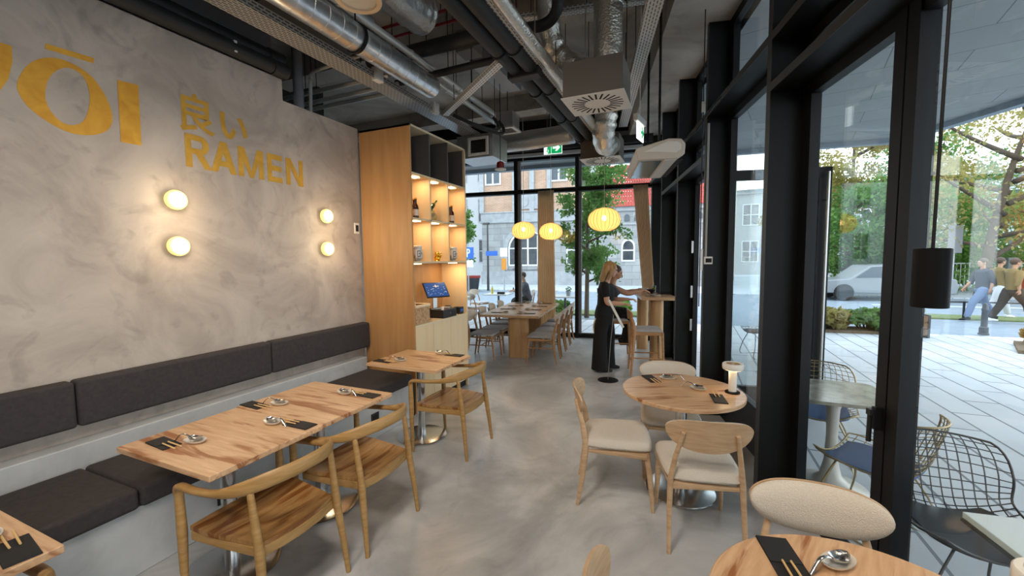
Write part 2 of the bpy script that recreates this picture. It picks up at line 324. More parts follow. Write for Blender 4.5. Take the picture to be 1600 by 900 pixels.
# ================================================================ the setting
XW = -3.44
struct('floor', MB().prism([(-7, -4.2), (2.6, -4.2), (2.0, -2.0), (FP(-4.8, .24)[0], FP(-4.8, .24)[1]), (FP(5.75, .24)[0], FP(5.75, .24)[1]), (-7, 8.05)], -.06, 0), 'polished_concrete')
struct('ceiling', MB().prism([(-7, -4.2), (2.9, -4.2), FP(-5, .45)[:2], FP(6.0, .35)[:2], (-7, 8.3)], 4.6, 4.75), 'raw_concrete')
b = MB()
for y in (-1.2, 1.9, 4.6, 7.2): b.box(-7, .35 if y > 4 else .9, y-.16, y+.16, 4.32, 4.6)
struct('trim_1', b, 'raw_concrete')                                     # ceiling beams
struct('trim_2', MB().box(-.42, .3, -4.8, 5.9, 4.06, 4.6, MF), 'raw_concrete')   # edge beam over the glass front
wl = struct('wall_left', MB().add([(XW, -4.2, 0), (XW, 3.66, 0), (XW, 3.66, 3.15), (XW, 2.74, 3.15), (XW, 2.74, 3.335), (XW, -4.2, 3.335),
      (XW-.14, -4.2, 0), (XW-.14, 3.66, 0), (XW-.14, 3.66, 3.15), (XW-.14, 2.74, 3.15), (XW-.14, 2.74, 3.335), (XW-.14, -4.2, 3.335)],
      [(0, 1, 2, 3), (0, 3, 4, 5), (6, 9, 8, 7), (6, 11, 10, 9), (0, 6, 7, 1), (1, 7, 8, 2), (2, 8, 9, 3), (3, 9, 10, 4), (4, 10, 11, 5), (5, 11, 6, 0)]), 'plaster')
struct('wall_upper', MB().box(XW-.3, XW-.12, -4.2, 2.74, 3.335, 4.6), 'bulkhead_grey')
struct('wall_far_left', MB().box(-7.1, -7, -4.2, 8.3, 0, 4.6), 'raw_concrete')
struct('wall_rear', MB().box(-7, 2.9, -4.3, -4.2, 0, 4.6), 'plaster')
# nook wall beside the shelving, behind the left wall
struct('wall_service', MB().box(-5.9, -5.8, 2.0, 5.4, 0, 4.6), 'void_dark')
# plinth under the cushions
struct('trim_3', MB().box(XW+.001, -2.73, -3.6, 3.55, 0, .372).box(XW+.001, -3.31, -3.6, 3.55, .372, .62), 'plaster_cool_lit', bevel=.006)
tag(obj('floor_plinth_end', MB().box(-3.36, -2.74, 3.553, 3.63, 0, .36), 'dark_steel'), 'dark end panel closing the bench base beside the shelving unit', 'panel')

# ---- glass front on the right: deep posts, transoms, sashes
posts = [(-4.8, 4.06), (-3.3, 4.06), (-1.8, 4.06), (.168, 4.06), (1.70, 4.06), (3.07, 4.06), (4.345, 4.06)]
for i, (s, z) in enumerate(posts):
    p = struct('trim_%d' % (i+4), MB().box(.004, .2, s, s+.06, 0, z, MF).box(.2, .26, s-.05, s+.11, 0, z, MF), 'dark_steel')
    obj('post_edge', MB().box(0, .004, s, s+.06, 0, z, MF), 'lit_steel_edge', p)
def bay(n, s0, s1, levels, low, mull=(), pane0=None):
    w = struct('window_%d' % n, MB().box(.2, .26, s0+.11, s0+.17, 0, 4.06, MF).box(.2, .26, s1-.11, s1-.05, 0, 4.06, MF).box(.2, .26, s0, s1, 0, low, MF).box(.2, .26, s0, s1, 3.98, 4.06, MF), 'dark_steel')
    for z in levels:
        t = obj('transom', MB().box(.004, .2, s0+.06, s1, z, z+.055, MF).box(.2, .262, s0+.06, s1, z-.07, z+.11, MF), 'dark_steel', w)
        obj('transom_edge', MB().box(0, .004, s0+.06, s1, z, z+.055, MF), 'lit_steel_edge', t)
    for m0, m1 in mull: obj('mullion', MB().box(.19, .27, m0, m1, 0, levels[0], MF), 'dark_steel', w)
    obj('pane', MB().box(.226, .234, s0+.1, s1-.06, low*.8 if pane0 is None else pane0, 4.0, MF), 'clear_glass', w)
    return w
zt = 3.13
bay(4, -4.8, -3.3, (2.80, zt), .12); bay(5, -3.3, -1.8, (2.80, zt), .12)
w6 = bay(6, -1.8, .168, (2.80, zt), .09, mull=((-.76, -.69), (-.84, -.77)))
h = obj('sash_handle', MB().box(.165, .19, -.74, -.71, .86, .97, MF).box(.14, .165, -.74, -.71, .93, .96, MF).tube([FP(-.725, .15, .95), FP(-.725, .148, .8)], .011, 8), 'plastic_black', w6)
bay(7, .168, 1.70, (zt,), .42, mull=())
w8 = bay(8, 1.70, 3.07, (2.72, zt), .02, pane0=2.75)
bay(9, 3.07, 4.345, (2.72, zt), .1)
bay(10, 4.345, 5.74, (zt,), .1)
# open door leaf in the bay by the bar stool, standing ajar
d = struct('door_1', MB().box(0, .1, 0, .055, -.03, 2.66).box(1.0, 1.12, 0, .055, -.03, 2.66).box(0, 1.12, 0, .055, -.03, .2).box(0, 1.12, 0, .055, 2.55, 2.66), 'dark_steel', loc=FP(2.15, .28), rz=FA)
obj('pane', MB().box(.09, 1.01, .022, .032, .18, 2.57), 'clear_glass', d)
obj('pull_handle', MB().tube([(1.06, -.05, .15), (1.06, -.05, 2.6)], .016, 10).tube([(1.06, -.05, .4), (1.06, 0, .4)], .01, 8).tube([(1.06, -.05, 2.3), (1.06, 0, 2.3)], .01, 8), 'steel_brushed', d, smooth=40)
for z in (.7, 1.15, 1.75): obj('lock_plate', MB().box(.165, .19, 2.955, 2.959, z, z+.16, MF), 'steel_brushed', w8)
# ---- back window
bw = struct('window_1', MB().box(-5, 1.75, 0, .1, 0, .09, MBK).box(-5, 1.72, -.02, .12, 3.79, 3.86, MBK), 'dark_steel')
for x in (-3.9, -1.30, .02, 1.64):
    m = obj('mullion', MB().box(x-.035, x+.035, -.06, .1, 0, 3.86, MBK), 'dark_steel', bw)
    obj('mullion_edge', MB().box(x+.036, x+.09, .0, .1, .05, 3.8, MBK), 'bulkhead_grey', m)
obj('transom', MB().box(-5, 1.72, -.05, .1, 3.09, 3.17, MBK), 'dark_steel', bw)
obj('pane', MB().box(-5, 1.72, .045, .055, .05, 3.82, MBK), 'clear_glass', bw)
struct('wall_back', MB().box(-5, 2.0, -.06, .3, 3.86, 4.7, MBK), 'header_black')
struct('trim_11', MB().box(-5, 1.5, -.16, -.06, 3.84, 3.9, MBK).box(-5, 1.5, -.12, -.06, 4.12, 4.2, MBK), 'light_strip')
struct('trim_12', MB().box(-5, 1.5, -.3, -.16, 3.92, 4.06, MBK).box(-5, 1.5, -.34, -.2, 4.24, 4.34, MBK), 'header_black')
struct('trim_13', MB().box(1.5, 1.76, -.12, .3, 0, 4.6, MBK), 'dark_steel')
# canopy outside
struct('trim_14', MB().prism([(-10, 8.75), (-10, 9.0), (-4, 9.55), (3.55, 10.45), (4.35, 8.57), (6.8, 1.5), (8.6, -4.5), (2.95, -4.5), FP(-5, .3)[:2], FP(5.9, .3)[:2]], 3.95, 4.35), 'soffit')
struct('trim_15', MB().prism([(-10, 9.0), (-4, 9.55), (3.55, 10.45), (4.35, 8.57), (6.8, 1.5), (8.6, -4.5), (8.8, -4.5), (7.0, 1.6), (4.5, 8.65), (3.65, 10.6), (-4, 9.72), (-10, 9.2)], 3.86, 4.6), 'soffit_edge')
# ---- curtains
def curtain(name, label, x0, x1, y, ztop, zbot, xm, xn, n=9):
    m = MB(); K = 16; N = n*10
    def fn(u, v):
        z = ztop+(zbot-ztop)*u; a = x0+(xm-x0)*u; b_ = x1+(xn-x1)*u
        x = a+(b_-a)*v; yy = y+.03*sin(v*n*2*pi+.4*sin(u*3))*(.8+.2*u)
        p = B0+Vector((cos(BA), sin(BA), 0))*x+Vector((-sin(BA), cos(BA), 0))*yy
        q = p+Vector((-sin(BA), cos(BA), 0))*.006
        return (p.x, p.y, z), (q.x, q.y, z)
    m.shell(fn, K, N, .006)
    return tag(obj(name, m, 'curtain', smooth=True), label, 'curtain')
curtain('curtain', 'straight tan floor-length curtain hanging between the two left window bays', -.80, -.46, -.10, 3.12, .06, -.82, -.42)
curtain('curtain', 'tan curtain pulled aside at a slant, behind the high table', 1.14, 1.42, -.18, 3.12, .2, 1.42, 1.62)
tag(obj('curtain_rail', MB().tube([tuple(MBK @ Vector((-1.0, -.16, 3.14))), tuple(MBK @ Vector((1.45, -.17, 3.14)))], .014, 8), 'black_paint'), 'thin black rail carrying both tan curtains along the back window', 'rail')
# ---- gold lettering painted on the plaster wall
def wall_poly(pts, m): return m.prism([(p[0], p[1]) for p in pts], 0, .003+.00001*len(m.v), Matrix.Translation((XW, 0, 0)) @ Matrix(((0, 0, 1, 0), (1, 0, 0, 0), (0, 1, 0, 0), (0, 0, 0, 1))))
sg = thing('wall_lettering', 'large gold painted capital letters of the name, left of the word for noodles', 'sign')
def smooth_loop(pts, n=6): return [(p.x, p.y) for p in spline([(a, b_, 0) for a, b_ in pts], n, True)]
Oo = [(1.091, 2.698), (1.142, 2.815), (1.222, 2.884), (1.317, 2.894), (1.416, 2.843), (1.482, 2.72), (1.494, 2.602), (1.448, 2.522), (1.349, 2.479), (1.25, 2.488), (1.148, 2.551), (1.099, 2.62)]
Oi = [(1.197, 2.67), (1.214, 2.755), (1.258, 2.829), (1.315, 2.862), (1.371, 2.833), (1.393, 2.747), (1.384, 2.65), (1.354, 2.565), (1.305, 2.526), (1.255, 2.53), (1.217, 2.574), (1.200, 2.62)]
MWL = Matrix.Translation((XW, 0, 0)) @ Matrix(((0, 0, 1, 0), (1, 0, 0, 0), (0, 1, 0, 0), (0, 0, 0, 1)))
obj('letter', MB().ring(smooth_loop(Oo), smooth_loop(Oi), 0, .003, MWL), 'gold', sg)
obj('macron', wall_poly([(1.217, 2.96), (1.429, 2.968), (1.424, 2.935), (1.212, 2.929)], MB()), 'gold', sg)
obj('letter', wall_poly([(1.537, 2.878), (1.648, 2.886), (1.643, 2.486), (1.532, 2.484)], MB()), 'gold', sg)
obj('letter', wall_poly([(1.082, 2.885), (1.079, 2.80), (1.057, 2.70), (1.015, 2.61), (.955, 2.56), (.955, 2.49), (.85, 2.49), (.85, 2.56), (.77, 2.63), (.72, 2.885), (.83, 2.885), (.86, 2.70), (.90, 2.66), (.94, 2.70), (.955, 2.885)], MB()), 'gold', sg)
def glyph(ch, y0, y1, z0, z1, off, m, par, name='letter'):
    c = bpy.data.curves.new('glyph', 'FONT'); c.body = ch; c.offset = off; c.resolution_u = 4
    o = bpy.data.objects.new('glyph', c); C.objects.link(o); bpy.context.view_layer.update()
    me = bpy.data.meshes.new_from_object(o.evaluated_get(bpy.context.evaluated_depsgraph_get())); bpy.data.objects.remove(o)
    xs = [v.co.x for v in me.vertices]; ys = [v.co.y for v in me.vertices]
    mb = MB(); vs = [(XW+.0025, y0+(v.co.x-min(xs))/(max(xs)-min(xs))*(y1-y0), z0+(v.co.y-min(ys))/(max(ys)-min(ys))*(z1-z0)) for v in me.vertices]
    mb.add(vs, [tuple(p.vertices) for p in me.polygons]); return obj(name, mb, m, par)
s2 = thing('wall_lettering', 'gold painted characters above the word RAMEN on the plaster wall', 'sign')
glyph('良', 1.885, 2.13, 2.66, 2.95, .018, 'gold_text', s2, 'character'); glyph('い', 2.17, 2.39, 2.68, 2.88, .03, 'gold_text', s2, 'character')
def bold(ch, y0, y1, z0, z1):
    P = lambda pts: [(y0+a*(y1-y0), z0+b_*(z1-z0)) for a, b_ in pts]
    m = MB(); arc = lambda cx, cz, rx, rz, n=8: [(cx+rx*sin(pi*k/n), cz+rz*cos(pi*k/n)) for k in range(n+1)]
    if ch == 'R':
        wall_poly(P([(0, 0), (.25, 0), (.25, .42), (0, .42)]), m); m.ring(P([(.0, 1), (.3, 1)]+arc(.6, .71, .35, .29)+[(.3, .42), (0, .42)]), P([(.24, .83), (.3, .83)]+arc(.56, .71, .14, .12)+[(.3, .59), (.24, .59)]), 0, .003, MWL); wall_poly(P([(.40, .42), (.71, .42), (1.04, 0), (.74, 0)]), m)
    elif ch == 'A': wall_poly(P([(0, 0), (.25, 0), (.58, .84), (.60, 1), (.38, 1)]), m); wall_poly(P([(1, 0), (.75, 0), (.42, .84), (.40, 1), (.62, 1)]), m); wall_poly(P([(.25, .2), (.75, .2), (.70, .38), (.30, .38)]), m)
    elif ch == 'M': wall_poly(P([(0, 0), (.2, 0), (.2, 1), (0, 1)]), m); wall_poly(P([(.8, 0), (1, 0), (1, 1), (.8, 1)]), m); wall_poly(P([(0, 1), (.25, 1), (.57, .0), (.43, .0)]), m); wall_poly(P([(1, 1), (.75, 1), (.43, .0), (.57, .0)]), m)
    elif ch == 'E': wall_poly(P([(0, 0), (.3, 0), (.3, 1), (0, 1)]), m); [wall_poly(P([(.2, a), (c, a), (c, a+.19), (.2, a+.19)]), m) for a, c in ((0, 1), (.405, .94), (.81, 1))]
    elif ch == 'N': wall_poly(P([(0, 0), (.24, 0), (.24, 1), (0, 1)]), m); wall_poly(P([(.76, 0), (1, 0), (1, 1), (.76, 1)]), m); wall_poly(P([(0, 1), (.27, 1), (1, 0), (.73, 0)]), m)
    obj('letter', m, 'gold_text', s2)
for ch, y0, y1 in (('R', 1.91, 2.085), ('A', 2.085, 2.285), ('M', 2.30, 2.52), ('E', 2.556, 2.70), ('N', 2.74, 2.92)): bold(ch, y0, y1, 2.402, 2.645)
# ---- round wall lamps
def wall_lamp():
    t = thing('wall_lamp', 'x', 'lamp', (0, 0, 0), 0, 'round glass wall lamps')
    M = Matrix.Rotation(pi/2, 4, 'Y')
    obj('back_plate', MB().lathe([(.05, 0), (.05, .012)], 24, M), 'steel_brushed', t, smooth=40)
    obj('glass_shade', MB().lathe([(.05, .012), (.068, .02), (.072, .04), (.066, .058), (.055, .066), (.05, .062)], 32, M, caps=False), 'lamp_rim', t, smooth=True)
    obj('bulb', MB().lathe([(.05, .014), (.052, .055), (.04, .068), (.018, .074), (.002, .075)], 24, M), 'lamp_white', t, smooth=True)
    return t
wp = wall_lamp(); first = True
for y, z, lb in ((1.809, 2.141, 'round lit wall lamp below the gold word, upper one of the near pair'), (1.806, 1.81, 'round lit wall lamp below the gold word, lower one of the near pair'), (3.151, 2.145, 'round lit wall lamp near the shelving unit, upper one'), (3.145, 1.814, 'round lit wall lamp near the shelving unit, lower one')):
    o = wp if first else dup(wp, (0, 0, 0)); first = False
    o.location = (XW, y, z); o['label'] = lb
    light('lamp_glow', 'POINT', (.13, 0, 0), WALL_LAMP_POWER, (1, .78, .5), o, shadow_soft_size=.06)
t = thing('wall_thermostat', 'small white square thermostat on the plaster wall beside the shelving', 'thermostat', (XW, 3.59, 2.05))
obj('housing', MB().box(0, .012, -.035, .035, -.06, .06), 'white_enamel', t, bevel=.003); obj('display', MB().box(.012, .014, -.02, .02, -.035, .035), 'slot_dark', t)
t = thing('wall_socket', 'dark socket plate on the bench base behind the second armchair', 'socket', (-2.73, 3.0, .2)); obj('plate', MB().box(0, .01, -.05, .05, -.05, .05), 'plastic_black', t, bevel=.003); obj('insert', MB().box(.01, .013, -.03, .03, -.03, .03), 'slot_dark', t)
t = thing('wall_socket', 'dark socket plate on the bench base behind the nearest armchair', 'socket', (-2.73, 1.62, .2)); obj('plate', MB().box(0, .01, -.05, .05, -.05, .05), 'plastic_black', t, bevel=.003); obj('insert', MB().box(.01, .013, -.03, .03, -.03, .03), 'slot_dark', t)
# ================================================================ furniture
# ---- bench cushions
def cushion(name, label, x0, x1, y0, y1, z0, z1, r, grp, cat='cushion'):
    o = obj(name, MB().box(x0, x1, y0+.004, y1-.004, z0, z1), 'bench_fabric', smooth=50, bevel=r, segs=4); tag(o, label, cat, grp)
    return o
for y0, y1, lb in ((-2.43, -1.23, 'dark grey bench seat cushion behind the camera'), (-1.23, -.03, 'dark grey bench seat cushion beside the camera'), (-.03, 1.172, 'dark grey bench seat cushion nearest to the camera, behind the corner table'), (1.172, 2.36, 'dark grey bench seat cushion under the joined tables'), (2.36, 3.55, 'dark grey bench seat cushion at the far end, under the single table')):
    if y1 > -.1: cushion('seat_cushion', lb, -3.305, -2.695, y0, y1, .373, .488, .022, 'bench seat cushions')
for y0, y1, lb in ((-.1, 1.185, 'dark grey upholstered back panel nearest to the camera on the plaster wall'), (1.185, 2.44, 'dark grey upholstered back panel, middle one on the wall under the lamps'), (2.44, 3.64, 'dark grey upholstered back panel ending at the shelving unit')):
    cushion('back_cushion', lb, XW+.001, -3.335, y0, y1, .715, .995, .02, 'bench back panels')
# ---- rectangular tables
def tables():
    t = thing('pedestal_table', 'x', 'table')
    obj('tabletop', MB().box(-.38, .38, -.307, .307, .722, .75), 'oak_top', t, bevel=.003)
    obj('column', MB().lathe([(.038, .012), (.038, .71)], 24), 'steel', t, smooth=40)
    obj('base_plate', MB().lathe([(.23, 0), (.235, .004), (.235, .012), (.225, .017), (.04, .019)], 48), 'steel', t, smooth=40)
    obj('mounting_plate', MB().box(-.17, .17, -.03, .03, .705, .722).box(-.03, .03, -.17, .17, .705, .722), 'black_paint', t)
    return t
tb = tables()
tb.location = (-2.315, 1.393, 0); tb['label'] = 'near half of the two joined square oak tables along the bench'
dup(tb, (-2.325, 2.013, 0), 0, 'far half of the two joined square oak tables along the bench')
dup(tb, (-2.355, 3.225, 0), 0, 'single square oak table beside the shelving unit, far end of the bench')
dup(tb, (-2.305, .315, 0), 0, 'square oak table cut off at the lower left corner of the photo')
for o in C.objects:
    if o.name.startswith('pedestal_table'): o['group'] = 'square tables along the bench'
# ---- armchairs (local +x = front)
def armchair():
    t = thing('armchair', 'x', 'chair', group='round-backed wooden armchairs')
    m = MB()                                    # dished plank seat
    def fn(u, v):
        x = -.21+.43*u; hw = .205+.045*min(1, u*1.4); y = (v*2-1)*hw
        x -= .028*(1-(v*2-1)**2)*(1-u); x += .012*(1-(v*2-1)**2)*u
        z = .44-.014*(1-(v*2-1)**2)*(1-abs(u*2-1)**3)
        return (x, y, z), (x, y, z-.022)
    m.shell(fn, 14, 14, .02); obj('seat', m, 'oak_seat', t, smooth=45)
    m = MB()
    def rim(pts, h=.05, th=.022):
        m.tube(pts, (th/2, h/2), 8, up=(0, 0, 1), pw=.6)
    rim([(-.205, -.2, .393), (0, -.225, .393), (.21, -.243, .393)]); rim([(-.205, .2, .393), (0, .225, .393), (.21, .243, .393)])
    rim([(-.205, -.2, .393), (-.226, -.1, .393), (-.232, 0, .393), (-.226, .1, .393), (-.205, .2, .393)], .055); rim([(.215, -.24, .393), (.222, 0, .393), (.215, .24, .393)])
    obj('seat_rail', m, 'oak_chair', t, smooth=45)
    R = spline([(.272, -.262, .592), (.262, -.268, .628), (.225, -.273, .646), (.1, -.282, .655), (-.05, -.276, .672), (-.165, -.243, .70), (-.245, -.16, .725), (-.283, -.06, .735), (-.283, .06, .735), (-.245, .16, .725), (-.165, .243, .70), (-.05, .276, .672), (.1, .282, .655), (.225, .273, .646), (.262, .268, .628), (.272, .262, .592)], 5)
    rad = []
    for p in R:
        k = max(0, min(1, (.02-p.x)/.26)); k = k*k*(3-2*k)
        rad.append((.021*(1-k)+.012*k, .0145*(1-k)+.037*k))
    rad[0] = (.019, .019); 
    m = MB().tube(R, rad, 12, up=(0, 0, 1), pw=.8); obj('arm_rail', m, 'oak_chair', t, smooth=60)
    for s in (-1, 1):
        obj('leg', MB().tube([(.262, .262*s, 0), (.268, .262*s, .22), (.268, .26*s, .40), (.271, .262*s, .605)], [.0125, .018, .0225, .019], 12), 'oak_chair', t, smooth=50)
        obj('leg', MB().tube([(-.268, .238*s, 0), (-.248, .229*s, .2), (-.223, .217*s, .40), (-.185, .222*s, .69)], [.0125, .017, .0215, .014], 12), 'oak_chair', t, smooth=50)
    return t
ac = armchair(); ac.location = (-1.955, 1.375, 0); ac.rotation_euler = (0, 0, pi); ac['label'] = 'round-backed wooden armchair nearest to the camera, at the joined tables'
dup(ac, (-1.935, 1.975, 0), pi, 'round-backed wooden armchair in the middle, at the far half of the joined tables')
dup(ac, (-1.97, 3.18, 0), pi, 'round-backed wooden armchair at the single table by the shelving unit')
dup(ac, (-1.99, .30, 0), pi, 'round-backed wooden armchair of which only the rail shows at the lower left corner')
# ---- round tables
def round_table():
    t = thing('round_table', 'x', 'table')
    obj('tabletop', MB().lathe([(.395, .718), (.408, .724), (.41, .735), (.41, .746), (.406, .75)], 72), 'oak_top', t, smooth=40)
    obj('column', MB().lathe([(.038, .012), (.038, .71)], 24), 'steel', t, smooth=40)
    obj('base_plate', MB().lathe([(.24, 0), (.245, .004), (.243, .012), (.235, .015), (.045, .016)], 48), 'steel', t, smooth=40)
    return t
rt = round_table(); rt.location = (-.045, 3.16, 0); rt['label'] = 'round oak table with a table lamp, by the glass front'; rt.rotation_euler = (0, 0, .5)
dup(rt, (.47, 1.235, 0), 1.2, 'round oak table cut off at the bottom of the photo')
# ---- upholstered chairs (local +x = front)
def back_fn(xb, zc, ht, hb, w, curv, th, lean, puff=0):
    def fn(u, v):
        a = -cos(pi*(.01+.98*u)); ea = max(0, 1-abs(a)**2.6)
        zt = zc+ht*max(0, 1-abs(a)**3.4)**.5; zb = zc-hb*max(0, 1-abs(a)**2.3)**.5; z = zb+(zt-zb)*v
        y = a*w/2; x = xb+curv*a*a-lean*(z-.6)
        e = puff*(1-abs(v*2-1)**3)*ea**.3
        return (x+th/2+e, y, z), (x-th/2, y, z)
    return fn
def side_chair(name, upholstered, frame, padmat,  w=.44, zc=.735, ht=.065, hb=.125, bm='ash_chair', backpad=True):
    t = thing(name, 'x', 'chair')
    obj('seat_rail', MB().tube([(-.19, -.19, .385), (.19, -.205, .385)], (.011, .024), 8, up=(0, 0, 1), pw=.6).tube([(-.19, .19, .385), (.19, .205, .385)], (.011, .024), 8, up=(0, 0, 1), pw=.6)
        .tube([(-.2, -.19, .385), (-.2, .19, .385)], (.011, .024), 8, up=(0, 0, 1), pw=.6).tube([(.195, -.2, .385), (.195, .2, .385)], (.011, .024), 8, up=(0, 0, 1), pw=.6), frame, t, smooth=45)
    m = MB()
    def top(u, v):
        a, b_ = u*2-1, v*2-1; hw = .215+.018*u; k = (1-abs(a)**7)*(1-abs(b_)**7)
        x = .005+.232*a*(1-.10*abs(b_)**4) ; y = hw*b_*(1-.07*abs(a)**4); d = .5*(.085 if upholstered else .04)
        return (x, y, .433+d*max(.0, k)**.4), (x, y, .425-.6*d*max(0, k)**.4)
    m.shell(top, 20, 20, 0); obj('seat_pad', m, padmat, t, smooth=70)
    for s in (-1, 1):
        obj('leg', MB().tube([(.235, .207*s, 0), (.213, .2*s, .25), (.19, .192*s, .41)], [.0115, .0185, .021], 10), frame, t, smooth=50)
        obj('leg', MB().tube([(-.262, .205*s, 0), (-.225, .2*s, .22), (-.205, .192*s, .42), (-.228, .172*s, .56), (-.278, .14*s, zc-.01)], [.0115, (.015, .019), (.017, .023), (.0145, .019), .011], 10), frame, t, smooth=50)
    obj('backrest', MB().shell(back_fn(-.262, zc, ht, hb, w, .055, .012, .18), 26, 8, 0), bm, t, smooth=50)
    if upholstered and backpad: obj('back_pad', MB().shell(back_fn(-.248, zc, ht*.98, hb*.97, w*.99, .055, .008, .18, .03), 26, 10, 0), padmat, t, smooth=60)
    elif not upholstered:
        obj('stretcher', MB().tube([(-.23, -.19, .25), (.21, -.195, .25)], .009, 8).tube([(-.23, .19, .25), (.21, .195, .25)], .009, 8).tube([(0, -.19, .25), (0, .19, .25)], .009, 8), frame, t, smooth=50)
    return t
uc = side_chair('upholstered_chair', True, 'ash_chair', 'boucle', .46)
uc['group'] = 'cream upholstered chairs at the round tables'
uc.location = (.06, 2.73, 0); uc.rotation_euler = (0, 0, radians(90+12)); uc['label'] = 'cream upholstered chair with its wooden back to the camera, in front of the round table'
wc = side_chair('upholstered_chair', True, 'ash_chair', 'boucle', .46, backpad=False); wc['group'] = uc['group']; wc.location = (-.475, 2.95, 0); wc.rotation_euler = (0, 0, radians(12)); wc['label'] = 'cream seated wooden chair seen from its side, left of the round table'
dup(uc, (-.135, 3.50, 0), radians(-90+9), 'cream upholstered chair facing the camera behind the round table')
dup(uc, (.465, 1.64, 0), radians(-90), 'large cream padded chair back close to the camera at the lower right')
dup(wc, (.035, 1.13, 0), radians(10), 'chair whose wooden back corner just shows at the bottom centre')
# ---- long dining table and its chairs (frame turned like the back window)
TC = Vector((-2.93, 7.35, 0))
def TP(x, y, z=0): return (TC.x+cos(BA)*x-sin(BA)*y, TC.y+sin(BA)*x+cos(BA)*y, z)
t = thing('dining_table', 'long oak dining table with slab legs by the back window', 'table', tuple(TC), BA)
obj('tabletop', MB().box(-.52, .52, -1.07, .96, .71, .75), 'oak_top', t, bevel=.004)
obj('leg', MB().prism(rounded_rect(.36, .13, .06, 5, .12, -.86), 0, .71), 'oak_leg', t, smooth=40); obj('leg', MB().prism(rounded_rect(.36, .13, .06, 5, .0, .8), 0, .71), 'oak_leg', t, smooth=40)
obj('under_beam', MB().box(-.05, .15, -.8, .75, .62, .71), 'oak_top', t)
dc = side_chair('dining_chair', False, 'ash_dining', 'seat_grey', .37, .745, .07, .115, 'ash_back'); dc['group'] = 'wooden chairs around the long dining table'
ordn = ('first', 'second', 'third', 'fourth')
firstc = True
for side in (1, -1):
    for i in range(4):
        x = (.58 if side > 0 else -.44); y = -1.02+i*.56
        lb = 'pale wooden dining chair, %s side of the long table, %s from near end' % ('aisle' if side > 0 else 'shelving', ordn[i])
        p = TP(x, y); rz = BA+(pi if side > 0 else 0)
        if firstc: dc.location = p; dc.rotation_euler = (0, 0, rz); dc['label'] = lb; firstc = False
        else: dup(dc, p, rz, lb)
# ---- high table and bar stools
t = thing('high_table', 'narrow high oak table with rounded legs against the glass front', 'table', FP(0, 0), FA)
obj('tabletop', MB().prism([(-.38, 3.72), (.16, 3.72), (.16, 4.33), (-.006, 4.33), (-.006, 5.25), (-.38, 5.25)], 1.03, 1.075), 'oak_top', t, bevel=.004)
obj('leg', MB().prism(rounded_rect(.2, .16, .07, 6, -.12, 3.9), 0, 1.03), 'oak_leg', t, smooth=40); obj('leg', MB().prism(rounded_rect(.2, .16, .07, 6, -.2, 5.0), 0, 1.03), 'oak_leg', t, smooth=40)
def bar_stool():
    t = thing('bar_stool', 'x', 'stool', group='bar stools at the high table'); H = .66
    m = MB()
    def top(u, v):
        a, b_ = u*2-1, v*2-1; k = max(0, (1-abs(a)**8)*(1-abs(b_)**8))**.4
        return (.2*a, .2*b_*(1-.05*abs(a)**4), H-.01+.03*k), (.2*a, .2*b_, H-.015-.012*k)
    m.shell(top, 16, 16, 0); obj('seat_pad', m, 'seat_grey', t, smooth=70)
    obj('seat_rail', MB().box(-.19, .19, -.19, .19, H-.07, H-.02), 'ash_dining', t, bevel=.005)
    for s in (-1, 1):
        obj('leg', MB().tube([(.215, .2*s, 0), (.19, .182*s, H-.03)], [.014, .02], 10), 'ash_dining', t, smooth=50)
        obj('leg', MB().tube([(-.235, .2*s, 0), (-.19, .182*s, H-.03), (-.205, .17*s, H+.1), (-.25, .13*s, H+.24)], [.015, (.02, .026), (.017, .024), .015], 10), 'ash_dining', t, smooth=50)
    obj('footrest', MB().tube([(.205, -.19, .2), (.205, .19, .2)], .011, 8).tube([(-.22, -.19, .26), (.205, -.19, .26)], .01, 8).tube([(-.22, .19, .26), (.205, .19, .26)], .01, 8).tube([(-.22, -.19, .2), (-.22, .19, .2)], .01, 8), 'ash_dining', t, smooth=50)
    obj('backrest', MB().shell(back_fn(-.245, H+.22, .06, .075, .37, .05, .018, .1), 20, 6, 0), 'ash_dining', t, smooth=50)
    return t
bs = bar_stool(); bs.location = FP(3.29, -.35); bs.rotation_euler = (0, 0, FA); bs['label'] = 'wooden bar stool with a grey seat, nearest to the camera at the high table'
dup(bs, FP(4.3, -.72), FA, 'bar stool behind the waitress, carrying the seated guest at the high table')
# ---- menu stand by the waitress
t = thing('menu_stand', 'slim floor stand with a black disc base and a tilted menu board', 'stand', (-1.03, 5.71, 0))
obj('base_plate', MB().lathe([(.14, 0), (.14, .006), (.13, .01)], 40), 'black_paint', t, smooth=40)
obj('rod', MB().tube([(0, 0, .008), (.03, 0, .5), (.07, 0, .92)], .004, 8), 'steel_brushed', t)
m = MB(); M = Matrix.Translation((.10, .0, .935)) @ Matrix.Rotation(radians(-62), 4, 'Y').inverted() @ Matrix.Rotation(0, 4, 'X')
obj('board', MB().box(-.21, .21, -.035, .035, -.004, .004, Matrix.Translation((.10, .02, .93)) @ Matrix.Rotation(radians(62), 4, 'Y') @ Matrix.Rotation(radians(12), 4, 'X')), 'label_cream', t, bevel=.002)
